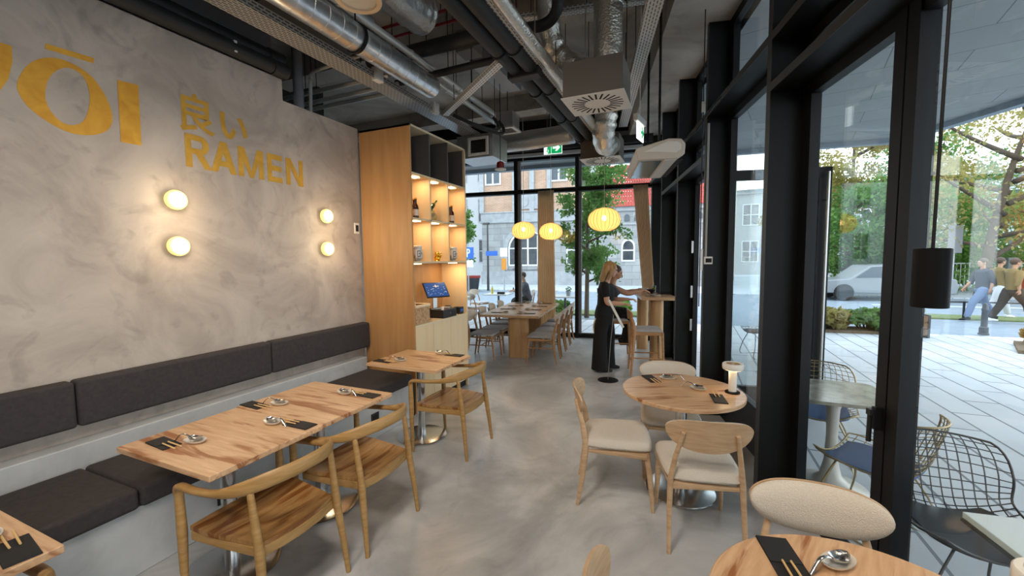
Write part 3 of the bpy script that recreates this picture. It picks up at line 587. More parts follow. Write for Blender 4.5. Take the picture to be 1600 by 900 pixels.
# ================================================================ tableware
def setting(place, x, y, rz, z=.7502, spoon=(.13, .02, 40), full=True, pw=.085, pl=.19):
    """black cutlery pouch with chopsticks, and a dish with a soup spoon; rz turns the pouch (its open end is +x)"""
    def at(dx, dy): return (x+cos(rz)*dx-sin(rz)*dy, y+sin(rz)*dx+cos(rz)*dy, z)
    p = thing('cutlery_pouch', 'black cutlery pouch '+place, 'pouch', at(0, 0), rz, 'black cutlery pouches')
    obj('sleeve', MB().box(-pl/2, pl/2, -pw/2, pw/2, 0, .004), 'pouch', p, bevel=.0015); obj('flap', MB().box(-pl/2+.002, pl*.12, -pw/2+.002, pw/2-.002, .004, .0065), 'pouch', p)
    for k in (-1, 1):
        c = obj('chopstick', MB().tube([(pl*.1, k*.012, 0), (pl/2+.05, k*.014, 0)], [.0035, .0042], 6, up=(0, 0, 1)), 'chopstick', loc=(*at(0, 0)[:2], z+.0105), rz=rz)
        tag(c, 'chopstick in the black pouch '+place, 'chopstick', 'chopsticks '+place)
    sx, sy, sr = spoon; sr = rz+radians(sr)
    q = thing('spoon_rest', 'ceramic spoon dish '+place, 'dish', at(sx, sy), sr, 'ceramic spoon dishes')
    obj('dish', MB().lathe([(.018, 0), (.03, .004), (.042, .014), (.045, .02), (.042, .019), (.028, .008), (.002, .006)], 24, Matrix.Diagonal((1.35, .8, 1, 1))), 'ceramic', q, smooth=60)
    s_ = thing('soup_spoon', 'shiny soup spoon '+place, 'spoon', (q.location.x, q.location.y, z+.0085), sr, 'soup spoons')
    obj('bowl', MB().shell(lambda u, v: ((-.038+.07*u, (v*2-1)*.024*max(0, 1-(u*2-1)**2)**.5, .008+.016*((v*2-1)**2+(u*2-1)**2)*.5+.006), (-.038+.07*u, (v*2-1)*.024*max(0, 1-(u*2-1)**2)**.5, .006+.016*((v*2-1)**2+(u*2-1)**2)*.5+.003)), 12, 8, 0), 'steel', s_, smooth=60)
    obj('handle', MB().tube(spline([(.025, 0, .021), (.05, 0, .034), (.08, 0, .034), (.105, 0, .012), (.118, 0, -.003)], 5), (.006, .0025), 8, up=(0, 0, 1)), 'steel', s_, smooth=60)
setting('on the near joined table, wall side', -2.515, 1.205, radians(-4), spoon=(.14, .08, 200))
setting('on the near joined table, aisle side', -2.06, 1.652, radians(180), spoon=(.165, .05, 180))
setting('on the far joined table, wall side', -2.62, 1.77, radians(-4), spoon=(.14, .08, 200))
setting('on the far joined table, aisle side', -2.075, 2.21, radians(178), spoon=(.165, .05, 180))
setting('on the single table, wall side', -2.625, 3.025, radians(-2), spoon=(.14, .07, 200))
setting('on the single table, aisle side', -2.13, 3.475, radians(180), spoon=(.16, .01, 180))
setting('on the corner table at lower left', -2.03, .545, radians(172), spoon=(.17, .04, 180))
setting('on the round table, left side', -.27, 3.345, radians(-62), spoon=(.03, .12, 70))
setting('on the round table by its lamp', .185, 3.03, radians(98), spoon=(.17, .1, 60))
setting('on the cut-off round table in front', .285, 1.47, radians(-78), spoon=(.0, .15, -60), pw=.095, pl=.20)
for side in (1, -1):
    for i in range(4):
        q = TP(.30*side, -.78+i*.53)
        setting('on the long table, %s side, %s from near end' % ('aisle' if side > 0 else 'shelving', ordn[i]), q[0], q[1], BA+(pi if side > 0 else 0), spoon=(.16, .03, 180))
q = FP(3.98, -.2); setting('on the near end of the high table', q[0], q[1], FA+pi, z=1.0752, spoon=(-.09, .03, 0))
# bowls and glass on the far part of the high table
for k, (s, d) in enumerate(((4.45, -.14), (4.75, -.22))):
    q = FP(s, d, 1.0752); o = thing('noodle_bowl', 'dark bowl on the high table, %s the guest' % ('in front of' if k == 0 else 'beyond'), 'bowl', q, 0, 'bowls on the high table')
    obj('bowl', MB().lathe([(.04, 0), (.045, .012), (.085, .05), (.095, .07), (.09, .07), (.075, .045), (.01, .03)], 28), 'plastic_black' if k == 0 else 'ceramic', o, smooth=60)
q = FP(4.62, -.06, 1.0752); o = thing('drinking_glass', 'tall glass with a pale drink on the high table beside the dark post', 'glass', q)
obj('glass', MB().lathe([(.03, 0), (.036, .13), (.034, .13), (.028, .006)], 20), 'vessel_glass', o, smooth=50); obj('drink', MB().lathe([(.027, .007), (.032, .09)], 20), 'yellow_plastic', o)
# ---- cordless table lamps
def table_lamp(loc, label):
    t = thing('table_lamp', label, 'lamp', loc, 0, 'cordless table lamps')
    obj('base', MB().lathe([(.048, 0), (.048, .008), (.044, .011)], 32), 'black_paint', t, smooth=40)
    obj('stem', MB().lathe([(.026, .011), (.026, .165)], 24), 'white_enamel', t, smooth=40)
    b = MB().lathe([(.03, .165), (.066, .167), (.068, .172), (.068, .203), (.064, .208), (.05, .208), (.048, .205), (.002, .205)], 40)
    obj('lamp_head', b, 'white_enamel', t, smooth=40)
    m = MB()
    for k in range(18):
        a = 2*pi*k/18; m.box(.012, .044, -.0028, .0028, .2052, .2066, Matrix.Rotation(a, 4, 'Z'))
    obj('light_slots', m, 'rib_wood', t)
    obj('diffuser', MB().lathe([(.031, .1635), (.058, .1635), (.058, .1665)], 32), 'led_soft', t)
    light('lamp_glow', 'POINT', (0, .0, .15), .12, (1, .75, .45), t, shadow_soft_size=.03).location = (-.045, 0, .15)
    return t
table_lamp((.282, 3.21, .7505), 'white cordless table lamp standing on the round table by the glass')
table_lamp((.785, 1.32, .7505), 'white cordless table lamp cut off at the right edge of the photo')
# ================================================================ shelving unit
X0, X1, Y0, Y1, ZT = -3.42, -2.74, 3.66, 4.83, 3.125
cb = thing('shelving_unit', 'tall oak shelving unit with lit niches beside the bench end', 'shelf')
obj('side_panel', MB().box(X0, X1, Y0, Y0+.022, 0, ZT), 'oak_veneer', cb); obj('side_panel', MB().box(X0, X1, Y1-.022, Y1, 0, ZT), 'pale_veneer', cb)
obj('back_panel', MB().box(X0, X0+.3, Y0+.022, Y1-.022, .0, ZT), 'oak_veneer', cb); obj('top_panel', MB().box(X0, X1, Y0, Y1, ZT-.022, ZT), 'shelf_edge', cb)
for z, (a, b_) in ((2.63, (0, 1)), (2.15, (0, 1)), (1.675, (0, 1))):
    obj('shelf', MB().box(X0+.3, X1, Y0+.022, Y1-.022, z-.022, z), 'pale_veneer', cb)
obj('counter', MB().box(X0+.3, X1+.004, Y0+.022, Y1-.022, .955, .977), 'shelf_edge', cb)
for y in (4.02, 4.40): obj('divider', MB().box(X0+.3, X1, y-.011, y+.011, 1.675, 2.608), 'pale_veneer', cb)
for i, y in enumerate((4.02, 4.40)): obj('divider', MB().box(X0+.3, X1, y-.011, y+.011, 2.63, ZT-.022), 'niche_grey', cb)
obj('niche_lining', MB().box(X0+.301, X0+.31, Y0+.022, Y1-.022, 2.63, ZT-.022).box(X0+.31, X1-.03, Y0+.022, Y0+.028, 2.63, ZT-.022).box(X0+.31, X1-.03, Y1-.028, Y1-.022, 2.63, ZT-.022), 'niche_grey', cb)
for y0, y1 in ((Y0+.022, 4.02), (4.02, 4.40), (4.40, Y1-.022)):
    dd = obj('door', MB().box(X1-.02, X1, y0+.002, y1-.002, .09, .953), 'pale_veneer', cb)
obj('plinth', MB().box(X0, X1-.03, Y0+.03, Y1-.03, 0, .088), 'dark_steel', cb)
for z in (2.608, 2.128, 1.653):
    for y in (3.84, 4.21, 4.61):
        if z < 1.7 and y != 3.84 and y != 4.61: continue
        pk = obj('led_strip', MB().box(X1-.12, X1-.05, y-.05, y+.05, z-.008, z-.001), 'led', cb)
        light('lamp_glow', 'AREA', (X1-.11, y, z-.012), .5 if z > 1.7 else .9, (1, .72, .40), cb, shape='RECTANGLE', size=.05, size_y=.12)
def bottle(loc, label, m='bottle_brown', grp='brown bottles in the niches'):
    t = thing('bottle', label, 'bottle', loc, 0, grp)
    obj('body', MB().lathe([(.028, 0), (.031, .006), (.031, .115), (.027, .14), (.013, .165), (.0125, .205), (.0145, .207), (.0145, .222), (.003, .223)], 24), m, t, smooth=50)
    obj('label', MB().lathe([(.0316, .03), (.0316, .10)], 24, caps=False), 'label_cream', t, smooth=True); obj('cap', MB().lathe([(.0155, .212), (.0155, .226), (.012, .228)], 16), 'gold', t)
for (x, y, z, lb) in ((-2.81, 3.835, 2.1505, 'brown bottle with a pale label in the left upper niche, front one'), (-2.87, 3.885, 2.1505, 'brown bottle in the left upper niche, half behind the front one'), (-2.81, 4.585, 2.1505, 'brown bottle with a pale label in the right upper niche, front one'), (-2.87, 4.635, 2.1505, 'brown bottle in the right upper niche, half behind the front one')): bottle((x, y, z), lb)
t = thing('bottle_stand', 'dark rock-like holder under the tilted green bottle in the middle niche', 'stand', (-2.87, 4.27, 2.1505))
obj('board', MB().prism(rounded_rect(.14, .2, .03), 0, .014), 'planter_wood', t)
mm = MB().ell((0, 0, .06), (.045, .06, .05), 10, 7).ell((0, -.025, .10), (.035, .04, .045), 10, 7); 
obj('rock', mm, 'vessel_glass', t, smooth=True)
t = thing('bottle', 'green bottle lying tilted on its holder in the middle upper niche', 'bottle', (-2.86, 4.165, 2.28)); t.rotation_euler = (radians(-52), 0, 0)
obj('body', MB().lathe([(.025, 0), (.028, .006), (.028, .10), (.024, .12), (.011, .15), (.011, .185), (.012, .20), (.002, .201)], 24), 'bottle_green', t, smooth=50)
def jar(loc, label):
    t = thing('ceramic_jar', label, 'jar', loc, 0, 'round white jars with printed marks')
    obj('body', MB().lathe([(.035, 0), (.04, .01), (.058, .03), (.062, .07), (.062, .12), (.05, .145), (.048, .15)], 28), 'jar_white', t, smooth=50)
    obj('rim_band', MB().lathe([(.052, .145), (.056, .15), (.056, .17), (.05, .175), (.01, .175)], 28), 'ceramic', t, smooth=40)
    m = MB()
    for a0, a1, z0, z1 in ((-.35, -.25, .05, .12), (-.25, .25, .11, .12), (-.25, .25, .05, .06), (.2, .3, .05, .12), (-.1, .1, .08, .095)):
        vs = []
        for k in range(5):
            a = a0+(a1-a0)*k/4; vs += [(.0625*cos(a), .0625*sin(a), z0), (.0625*cos(a), .0625*sin(a), z1)]
        m.add(vs, [(2*k, 2*k+2, 2*k+3, 2*k+1) for k in range(4)])
    o = obj('printed_mark', m, 'ink', t); o.rotation_euler = (0, 0, radians(-30))
    obj('foot_ring', MB().lathe([(.03, 0), (.036, -.001), (.036, .012)], 24), 'ceramic', t)
jar((-2.82, 3.85, 1.6765), 'round white printed jar in the left lower niche'); jar((-2.82, 4.60, 1.6765), 'round white printed jar in the right lower niche')
t = thing('cat_figurine', 'small golden sitting cat figurine with a raised paw in the middle lower niche', 'figurine', (-2.81, 4.24, 1.6765), radians(-40))
obj('body', MB().ell((0, 0, .035), (.032, .036, .036), 14, 9).ell((.006, 0, .078), (.026, .03, .025), 14, 9).add([(0, -.024, .095), (0, -.008, .1), (.01, -.016, .094), (0, -.02, .117)], [(0, 1, 2), (0, 3, 1), (1, 3, 2), (2, 3, 0)]).add([(0, .024, .095), (0, .008, .1), (.01, .016, .094), (0, .02, .117)], [(0, 1, 2), (0, 3, 1), (1, 3, 2), (2, 3, 0)]), 'gold_shiny', t, smooth=True)
obj('paw', MB().tube([(.012, .03, .04), (.02, .042, .07), (.018, .043, .098)], [.01, .009, .011], 8), 'gold_shiny', t, smooth=True); obj('base', MB().lathe([(.036, -.0005), (.038, .004), (.034, .008)], 20), 'gold_shiny', t)
# ---- things on the counter
ZC = .9775
t = thing('wicker_basket', 'tan wicker basket with a pale liner on the counter of the shelving unit', 'basket', (-2.87, 3.86, ZC))
obj('weave', MB().ring([(x*.98, y*.98) for x, y in rounded_rect(.22, .30, .03)], rounded_rect(.19, .27, .02), .0, .20).prism(rounded_rect(.19, .27, .02), 0, .01), 'wicker', t)
obj('liner', MB().ring(rounded_rect(.23, .31, .03), rounded_rect(.19, .27, .02), .185, .212), 'liner', t, bevel=.004)
t = thing('paper_bundle', 'folded papers standing in the wicker basket', 'paper', (-2.87, 3.82, ZC+.011)); obj('sheet', MB().box(-.06, .06, -.002, .002, 0, .27, Matrix.Rotation(radians(20), 4, 'X')).box(-.07, .05, .03, .034, 0, .25, Matrix.Rotation(radians(14), 4, 'X')), 'paper', t)
t = thing('cash_drawer', 'black cash drawer under the till screen on the counter', 'drawer', (-2.90, 4.41, ZC))
obj('body', MB().box(-.15, .145, -.155, .155, 0, .10), 'plastic_black', t, bevel=.004); obj('drawer_front', MB().box(.145, .152, -.15, .15, .01, .075), 'plastic_black', t, bevel=.002); obj('lock', MB().lathe([(.01, 0), (.01, .006)], 12, Matrix.Translation((.152, .0, .05)) @ Matrix.Rotation(pi/2, 4, 'Y')), 'steel', t)
t = thing('till_screen', 'tilted dark blue touch screen on a stand above the cash drawer', 'screen', (-2.93, 4.36, ZC+.1005), radians(-28))
obj('stand', MB().box(-.07, .05, -.08, .08, 0, .012).box(-.035, -.01, -.03, .03, .012, .22), 'steel_brushed', t, bevel=.003)
M = Matrix.Translation((.02, 0, .24)) @ Matrix.Rotation(radians(-38), 4, 'Y')
obj('housing', MB().box(-.012, .006, -.155, .155, -.11, .11, M), 'plastic_black', t, bevel=.003); obj('display', MB().box(.006, .008, -.145, .145, -.10, .10, M), 'screen_glow', t)
m = MB()
rr = random.Random(5)
for k in range(26): m.box(.008, .0084, *(lambda a: (a, a+.006+.012*rr.random()))(-.13+.25*rr.random()), *(lambda a: (a, a+.004))(-.08+.12*rr.random()), M)
m.box(.008, .0084, -.03, .05, .045, .053, M); m.box(.008, .0084, .0, .012, .03, .07, M); obj('screen_icons', m, 'sign_white', t)
t = thing('card_reader', 'small black card terminal at the far end of the counter', 'terminal', (-2.82, 4.73, ZC)); obj('body', MB().box(-.05, .05, -.045, .045, 0, .09), 'plastic_black', t, bevel=.004); obj('display', MB().box(.05, .052, -.03, .03, .03, .07), 'screen_glow', t)
t = thing('receipt_printer', 'low grey gadget lying on top of the cash drawer', 'gadget', (-2.83, 4.48, ZC+.1005), radians(20)); obj('body', MB().box(-.04, .04, -.07, .07, 0, .025), 'steel_brushed', t, bevel=.004); obj('cover', MB().box(-.034, .034, -.06, .06, .025, .03), 'plastic_black', t)
t = thing('white_cup', 'small white cup on the near edge of the cash drawer', 'cup', (-2.785, 4.29, ZC+.1005)); obj('cup', MB().lathe([(.016, 0), (.022, .04), (.02, .04), (.014, .004)], 18), 'white_enamel', t, smooth=50)
# ================================================================ ceiling services
def rnd_lump(path, r, n=18, amp=.1, seed=1, rings=5, M=None):
    rr = random.Random(seed); P = spline(path, 8); k = len(P); rad = [r*(1+amp*sin(i*rings)+amp*.6*(rr.random()-.5)) for i in range(k)]
    return MB().tube(P, rad, n, M=M)
# spiral duct with seams and clamp
t = thing('spiral_duct', 'shiny round spiral duct running along above the plaster wall', 'duct', (-2.46, 0, 3.44))
obj('pipe', MB().lathe([(.105, -1.0), (.105, 3.66), (.095, 3.685), (.03, 3.69)], 40, Matrix.Rotation(-pi/2, 4, 'X')), 'galvanised', t, smooth=40)
m = MB()
for k in range(32): m.lathe([(.1045, 0), (.1062, .002), (.1062, .005), (.1045, .007)], 40, Matrix.Translation((0, -.4+k*.128, 0)) @ Matrix.Rotation(-pi/2, 4, 'X'), caps=False)
obj('seam', m, 'pipe_metal', t, smooth=40)
for y in (.9, 2.62): cl = obj('clamp', MB().lathe([(.107, 0), (.114, .003), (.114, .03), (.107, .033)], 40, Matrix.Translation((0, y, 0)) @ Matrix.Rotation(-pi/2, 4, 'X'), caps=False).tube([(0, y+.015, .11), (0, y+.015, 1.15)], .006, 6), 'black_paint', t, smooth=40)
def ypipe(label, x, z, r, y0, y1, m='pipe_metal', name='ceiling_pipe', extra=None, n=14):
    t = thing(name, label, 'pipe', (x, 0, z)); obj('pipe', MB().tube([(0, y0, 0), (0, y1, 0)], r, n), m, t, smooth=40)
    for y in [y0+.4+.9*i for i in range(int((y1-y0)/.9))]: obj('joint', MB().lathe([(r, 0), (r*1.18, .002), (r*1.18, .03), (r, .032)], n, Matrix.Translation((0, y, 0)) @ Matrix.Rotation(-pi/2, 4, 'X'), caps=False), m, t, smooth=40)
    for y in [y0+.7+1.5*i for i in range(int((y1-y0)/1.5)+1)]: obj('hanger', MB().tube([(0, min(y, y1-.1), r*.9), (0, min(y, y1-.1), 4.59-z)], .004, 6), 'black_paint', t)
    return t
ypipe('thin bare metal pipe nearest to the spiral duct, on its aisle side', -2.56, 3.60, .03, 1.0, 5.4)
ypipe('bare metal pipe above the thin pipe beside the spiral duct', -2.515, 3.67, .034, 1.2, 5.5)
t = ypipe('raised metal pipe with a square bracket left of the foil duct', -2.62, 3.78, .04, 1.2, 3.0); obj('bracket', MB().box(-.03, .03, 2.85, 2.93, -.16, .02), 'bulkhead_grey', t)
t = thing('square_duct', 'dark square duct hidden behind the spiral duct', 'duct', (-3.05, 0, 3.75)); obj('body', MB().box(-.16, .16, .6, 3.14, -.12, .14), 'black_pipe', t, bevel=.02); obj('flange', MB().box(-.18, .18, 2.2, 2.24, -.14, .16), 'black_pipe', t)
# perforated cable trays
def tray(label, p0, p1, w=.2, h=.06, m='tray_slots', name='cable_tray', cables=4):
    a, b_ = Vector(p0), Vector(p1); L = (b_-a).length; t = thing(name, label, 'cable tray', p0, 0)
    t.rotation_euler = (b_-a).to_track_quat('Y', 'Z').to_euler()
    obj('channel', MB().box(-w/2, w/2, 0, L, 0, .002).box(-w/2, -w/2+.002, 0, L, 0, h).box(w/2-.002, w/2, 0, L, 0, h), m, t)
    if cables:
        for k in range(cables): obj('cable', MB().tube([(-w*.38+w*.76*k/max(1, cables-1), .05+L*.1*q, .012+.004*sin(q*2+k)) for q in range(10)], .009, 6), 'black_pipe', t)
    q = t.rotation_euler.to_matrix().inverted() @ Vector((0, 0, 1))
    for yy in (L*.2, L*.55, L*.9): obj('hanger', MB().tube([(0, yy, .002), tuple(Vector((0, yy, .002))+q*(4.58-a.z-(b_-a).z*yy/L))], .004, 6), 'black_paint', t)
    return t
tray('long perforated metal cable tray above the plaster wall', (-2.84, .4, 3.39), (-2.84, 5.3, 3.39))
t = thing('junction_box', 'small pale junction box on the cable tray, nearer one', 'box', (-2.74, 3.2, 3.40)); obj('housing', MB().box(-.03, .03, -.05, .05, -.03, .09), 'white_enamel', t, bevel=.004); obj('lid', MB().box(.03, .034, -.04, .04, -.02, .08), 'white_enamel', t)
t = thing('junction_box', 'small pale junction box on the cable tray above the shelving unit', 'box', (-2.74, 4.15, 3.40)); obj('housing', MB().box(-.03, .03, -.05, .05, -.03, .09), 'white_enamel', t, bevel=.004); obj('lid', MB().box(.03, .034, -.04, .04, -.02, .08), 'white_enamel', t)
tray('short perforated strut set across the metal pipes at a slant', (-2.72, 4.34, 3.40), (-1.56, 3.42, 3.40), .075, .045, 'tray_white', cables=0)
tray('white perforated cable tray following the glass front', FP(-.3, -.73, 3.5), FP(3.1, -.73, 3.5), .12, .05, 'tray_white', cables=3)
tray('perforated cross tray behind the vertical foil duct', (-1.88, 4.12, 4.16), (-.30, 4.40, 4.16), .08, .05, 'tray_white', cables=0)
# twin black pipes and foil pipe
for dx, lb in ((-1.49, 'thick black pipe of the central pair, left one'), (-1.35, 'thick black pipe of the central pair, right one')): ypipe(lb, dx, 3.41, .066, 1.0, 6.9, 'black_pipe', n=18)
t = thing('pipe_clamp', 'black clamp block around the central pair of pipes', 'clamp', (-1.42, 3.62, 3.41)); obj('block', MB().box(-.15, .15, -.06, .06, -.085, .085), 'black_pipe', t, bevel=.01); [obj('rod', MB().tube([(x, 0, .08), (x, 0, 1.18)], .006, 6), 'steel_brushed', t) for x in (-.1, .1)]
t = thing('foil_pipe', 'foil-wrapped pipe beside the central black pipes', 'pipe', (-1.2, 0, 3.42)); obj('pipe', rnd_lump([(0, 1, 0), (0, 3, 0), (0, 5, 0), (0, 6.8, 0)], .05, 14, .03, 3), 'foil', t, smooth=True); [obj('hanger', MB().tube([(0, y, .04), (0, y, 1.17)], .004, 6), 'black_paint', t) for y in (2.9, 5.2)]
tray('narrow pale channel between the black pipes and the foil pipe', (-1.27, 1.0, 3.40), (-1.27, 6.6, 3.40), .05, .05, 'tray_white', cables=0)
# cross pipes
def xpipe(label, pts, r, m='black_pipe', cat='pipe'):
    t = thing('ceiling_pipe', label, cat, pts[0]); p0 = Vector(pts[0]); q = [tuple(Vector(p)-p0) for p in pts]
    obj('pipe', MB().tube(spline(q, 6) if len(q) > 2 else q, r, 12), m, t, smooth=50); mid = Vector(q[len(q)//2]) if len(q) > 2 else Vector(q[-1])*.5
    obj('hanger', MB().tube([tuple(mid+Vector((0, 0, r*.8))), (mid.x, mid.y, 4.6-p0.z-.005)], .004, 6), 'black_paint', t); return t
xpipe('thick black pipe crossing behind the foil duct', [(-3.2, 3.62, 3.80), (-1.75, 3.62, 3.80)], .07)
xpipe('thinner black pipe crossing above the slanted strut', [(-3.0, 3.80, 3.62), (-1.65, 3.76, 3.62)], .035)
xpipe('black bent pipe left of the vertical foil duct', [(-1.5, 3.68, 3.8), (-1.27, 3.70, 3.80), (-1.15, 3.66, 3.84), (-1.1, 3.60, 3.95), (-1.1, 3.58, 4.55)], .05)
xpipe('white conduit bending over the plaster wall', [(-3.75, 3.30, 2.6), (-3.72, 3.30, 3.50), (-3.68, 3.28, 3.60), (-3.58, 3.25, 3.64), (-2.9, 3.22, 3.66)], .018, 'conduit_white')
xpipe('grey vertical drain pipe behind the plaster wall', [(-3.78, 3.20, 2.4), (-3.78, 3.20, 3.2), (-3.78, 3.2, 4.5)], .05, 'bulkhead_grey')
for k, (y, z, lb) in enumerate(((3.56, 3.60, 'upper one of the bare pipes crossing behind the plaster wall'), (3.70, 3.56, 'middle one of the bare pipes crossing behind the plaster wall'), (3.86, 3.56, 'lower one of the bare pipes crossing behind the plaster wall'))): xpipe(lb, [(-5.6, y, z), (-2.9, y, z)], .024, 'pipe_metal')
for k, lb in enumerate(('upper one of two black pipes lying along the top of the plaster wall', 'lower one of two black pipes lying along the top of the plaster wall')):
    t = thing('ceiling_pipe', lb, 'pipe', (XW-.02+.05*k, 0, 3.50-.10*k)); obj('pipe', MB().tube([(0, -1, 0), (0, 2.70, 0)], .06, 16), 'black_pipe', t, smooth=40); obj('end_sleeve', MB().tube([(0, 2.62, 0), (0, 2.76, 0)], .068, 16), 'black_pipe', t, smooth=40)
t = thing('pipe_bracket', 'pair of small white clips on the black pipes over the plaster wall', 'clip', (XW+.07, 2.28, 3.43)); obj('clip', MB().box(-.012, .012, -.012, .012, -.02, .02).box(-.012, .012, -.012, .012, -.07, -.03), 'white_enamel', t, bevel=.004); obj('pin', MB().box(-.03, 0, -.005, .005, -.06, .0), 'white_enamel', t)
for k in range(2):
    xpipe('black bent hose hanging under the metal pipes by the slanted strut, %s one' % ('nearer', 'farther')[k], [(-2.62+.02*k, 4.35+.16*k, 3.40), (-2.45, 4.5+.16*k, 3.32), (-2.28, 4.78+.16*k, 3.30), (-2.25, 4.82+.16*k, 3.36), (-2.3, 4.78+.16*k, 3.46)], .02)
t = thing('ceiling_box', 'grey square box on the ceiling above the black cross pipe', 'box', (-2.28, 4.15, 4.02)); obj('housing', MB().box(-.11, .11, -.11, .11, -.09, .14), 'grey_box', t, bevel=.008); obj('stem', MB().box(-.03, .03, -.03, .03, .14, .575), 'black_paint', t)
for k in range(2): xpipe('thin reddish pipe crossing high behind the foil duct, %s one' % ('upper', 'lower')[k], [(-3.2, 3.78+.1*k, 4.22-.06*k), (-1.6, 3.78+.1*k, 4.22-.06*k)], .016, 'red_plastic')
# foil bag duct
t = thing('foil_duct', 'large crumpled grey foil duct behind the round wooden lamp', 'duct', (-2.33, 0, 3.93)); obj('bag', rnd_lump([(0, 1.2, 0), (.0, 2.2, 0), (0, 3.1, 0), (.02, 3.36, .02)], .17, 20, .05, 5, 2), 'foil_soft', t, smooth=True); obj('hanger', MB().box(-.01, .01, 2.4, 2.44, .1, .66), 'steel_brushed', t)
# round wooden lamp
t = thing('ceiling_lamp', 'round wooden disc lamp at the top edge of the photo', 'lamp', (-1.93, 2.10, 3.30)); obj('wooden_ring', MB().lathe([(.105, .012), (.108, 0), (.138, 0), (.142, .012), (.135, .03), (.10, .05), (.02, .05)], 40), 'wood_disc', t, smooth=40); obj('diffuser', MB().lathe([(.106, .010), (.106, .014)], 40), 'heater_cream', t); obj('cord', MB().tube([(0, 0, .05), (0, 0, 1.29)], .004, 6), 'black_paint', t)
# air diffuser boxes
def diffuser(label, x0, x1, y0, y1, h):
    cx, cy = (x0+x1)/2, (y0+y1)/2; t = thing('air_diffuser', label, 'vent', (cx, cy, 3.10), 0, 'square air diffusers'); w, d = (x1-x0)/2, (y1-y0)/2
    obj('box', MB().box(-w+.015, w-.015, -d+.015, d-.015, .008, h), 'grey_box', t, bevel=.003); obj('face_plate', MB().box(-w, w, -d, d, 0, .008), 'white_enamel', t, bevel=.002)
    m = MB()
    for k in range(24):
        a = 2*pi*(k+.5)/24; m.box(w*.42, w*.84, -.008, .008, -.0015, .001, Matrix.Rotation(a, 4, 'Z'))
    obj('slot', m, 'slot_dark', t); 
    for sx in (-1, 1): obj('hanger', MB().tube([(sx*w*.3, -d*.5, h), (sx*w*.3, -d*.5, 1.49)], .004, 6), 'steel_brushed', t)
    return t
diffuser('square air diffuser box with a slotted white plate, nearer one', -1.09, -.54, 3.64, 4.14, .31)
diffuser('square air diffuser box with a slotted white plate, farther one above the high table', -1.50, -.93, 5.93, 6.41, .32)
t = thing('foil_duct', 'vertical foil-wrapped duct entering the nearer air diffuser box', 'duct', (-.72, 3.88, 3.41)); obj('pipe', rnd_lump([(0, 0, 0), (.0, -.01, .4), (-.02, -.02, .8), (-.02, -.03, 1.19)], .125, 24, .012, 9), 'foil', t, smooth=True); obj('tape_band', MB().lathe([(.128, .5), (.132, .505), (.132, .54), (.128, .545)], 24, caps=False), 'foil_soft', t)
t = thing('foil_duct', 'bent crinkled foil hose entering the farther air diffuser box', 'duct', (-1.07, 5.62, 3.24)); obj('hose', rnd_lump([(-.02, .30, .02), (-.02, .12, -.02), (-.01, -.08, .03), (.03, -.17, .17), (.05, -.16, .35), (.05, -.12, .6), (.02, -.1, 1.0), (.0, -.1, 1.34)], .14, 20, .06, 4), 'foil', t, smooth=True); obj('collar', MB().lathe([(.145, .27), (.145, .31)], 24, Matrix.Rotation(-pi/2, 4, 'X')), 'foil_soft', t)
t = thing('foil_duct', 'crinkled foil hose behind the nearer air diffuser box', 'duct', (-1.25, 4.3, 3.55)); obj('hose', rnd_lump([(.35, .0, 0), (.1, -.05, .1), (-.05, -.1, .25), (-.1, -.2, .5), (-.1, -.3, 1.0)], .11, 20, .07, 6), 'foil', t, smooth=True); obj('collar', MB().lathe([(.11, -.02), (.11, .02)], 24, Matrix.Translation((.35, 0, 0)) @ Matrix.Rotation(pi/2, 4, 'Y')), 'foil_soft', t)
# vents at the back
t = thing('vent_grille', 'louvred vent grille on a duct end above the shelving unit', 'vent', (-2.68, 5.1, 3.22), 0); obj('duct_body', MB().box(-.35, .2, .02, .5, -.14, .17), 'foil_soft', t); obj('frame', MB().ring([(-.15, -.12), (.15, -.12), (.15, .12), (-.15, .12)], [(-.12, -.09), (.12, -.09), (.12, .09), (-.12, .09)], 0, .03, Matrix.Rotation(pi/2, 4, 'X')), 'white_enamel', t)
m = MB()
for k in range(8): m.box(-.12, .12, .0, .015, -.085+k*.023, -.07+k*.023)
obj('louvre', m, 'slot_dark', t); obj('hanger', MB().tube([(-.25, .3, .16), (-.25, .3, 1.37)], .005, 6), 'black_paint', t)
t = thing('vent_grille', 'flat square ceiling vent hung beside the metal pipes', 'vent', (-2.29, 5.2, 3.40)); obj('face_plate', MB().ring(rounded_rect(.28, .28, .01), rounded_rect(.2, .2, .01), 0, .02), 'white_enamel', t); m = MB()
for k in (0, 1, 2): m.ring(rounded_rect(.19-.06*k, .19-.06*k, .004), rounded_rect(.165-.06*k, .165-.06*k, .004), .004, .016)
obj('louvre', m, 'bulkhead_grey', t); obj('box', MB().box(-.12, .12, -.12, .12, .02, .22), 'foil_soft', t); obj('hanger', MB().tube([(0, 0, .2), (0, 0, 1.19)], .005, 6), 'black_paint', t)
t = thing('large_duct', 'broad silver duct crossing low in front of the back window', 'duct', (-3.0, 6.4, 3.60)); obj('body', rnd_lump([(-2.5, 0, 0), (-1, 0, .02), (.2, 0, .0), (1.3, 0, .02)], .15, 18, .02, 8), 'foil_soft', t, smooth=True); [obj('hanger', MB().tube([(x, 0, .1), (x, 0, .98)], .005, 6), 'black_paint', t) for x in (-.8, .9)]
t = thing('ceiling_panel', 'pale glossy duct panel between the slanted strut and black pipes', 'panel', (-2.25, 4.8, 3.92)); obj('panel', MB().box(-.14, .14, -.45, .45, 0, .25), 'bulkhead_grey', t, bevel=.005); obj('face', MB().box(-.13, .13, -.44, .44, -.004, 0), 'light_strip', t)
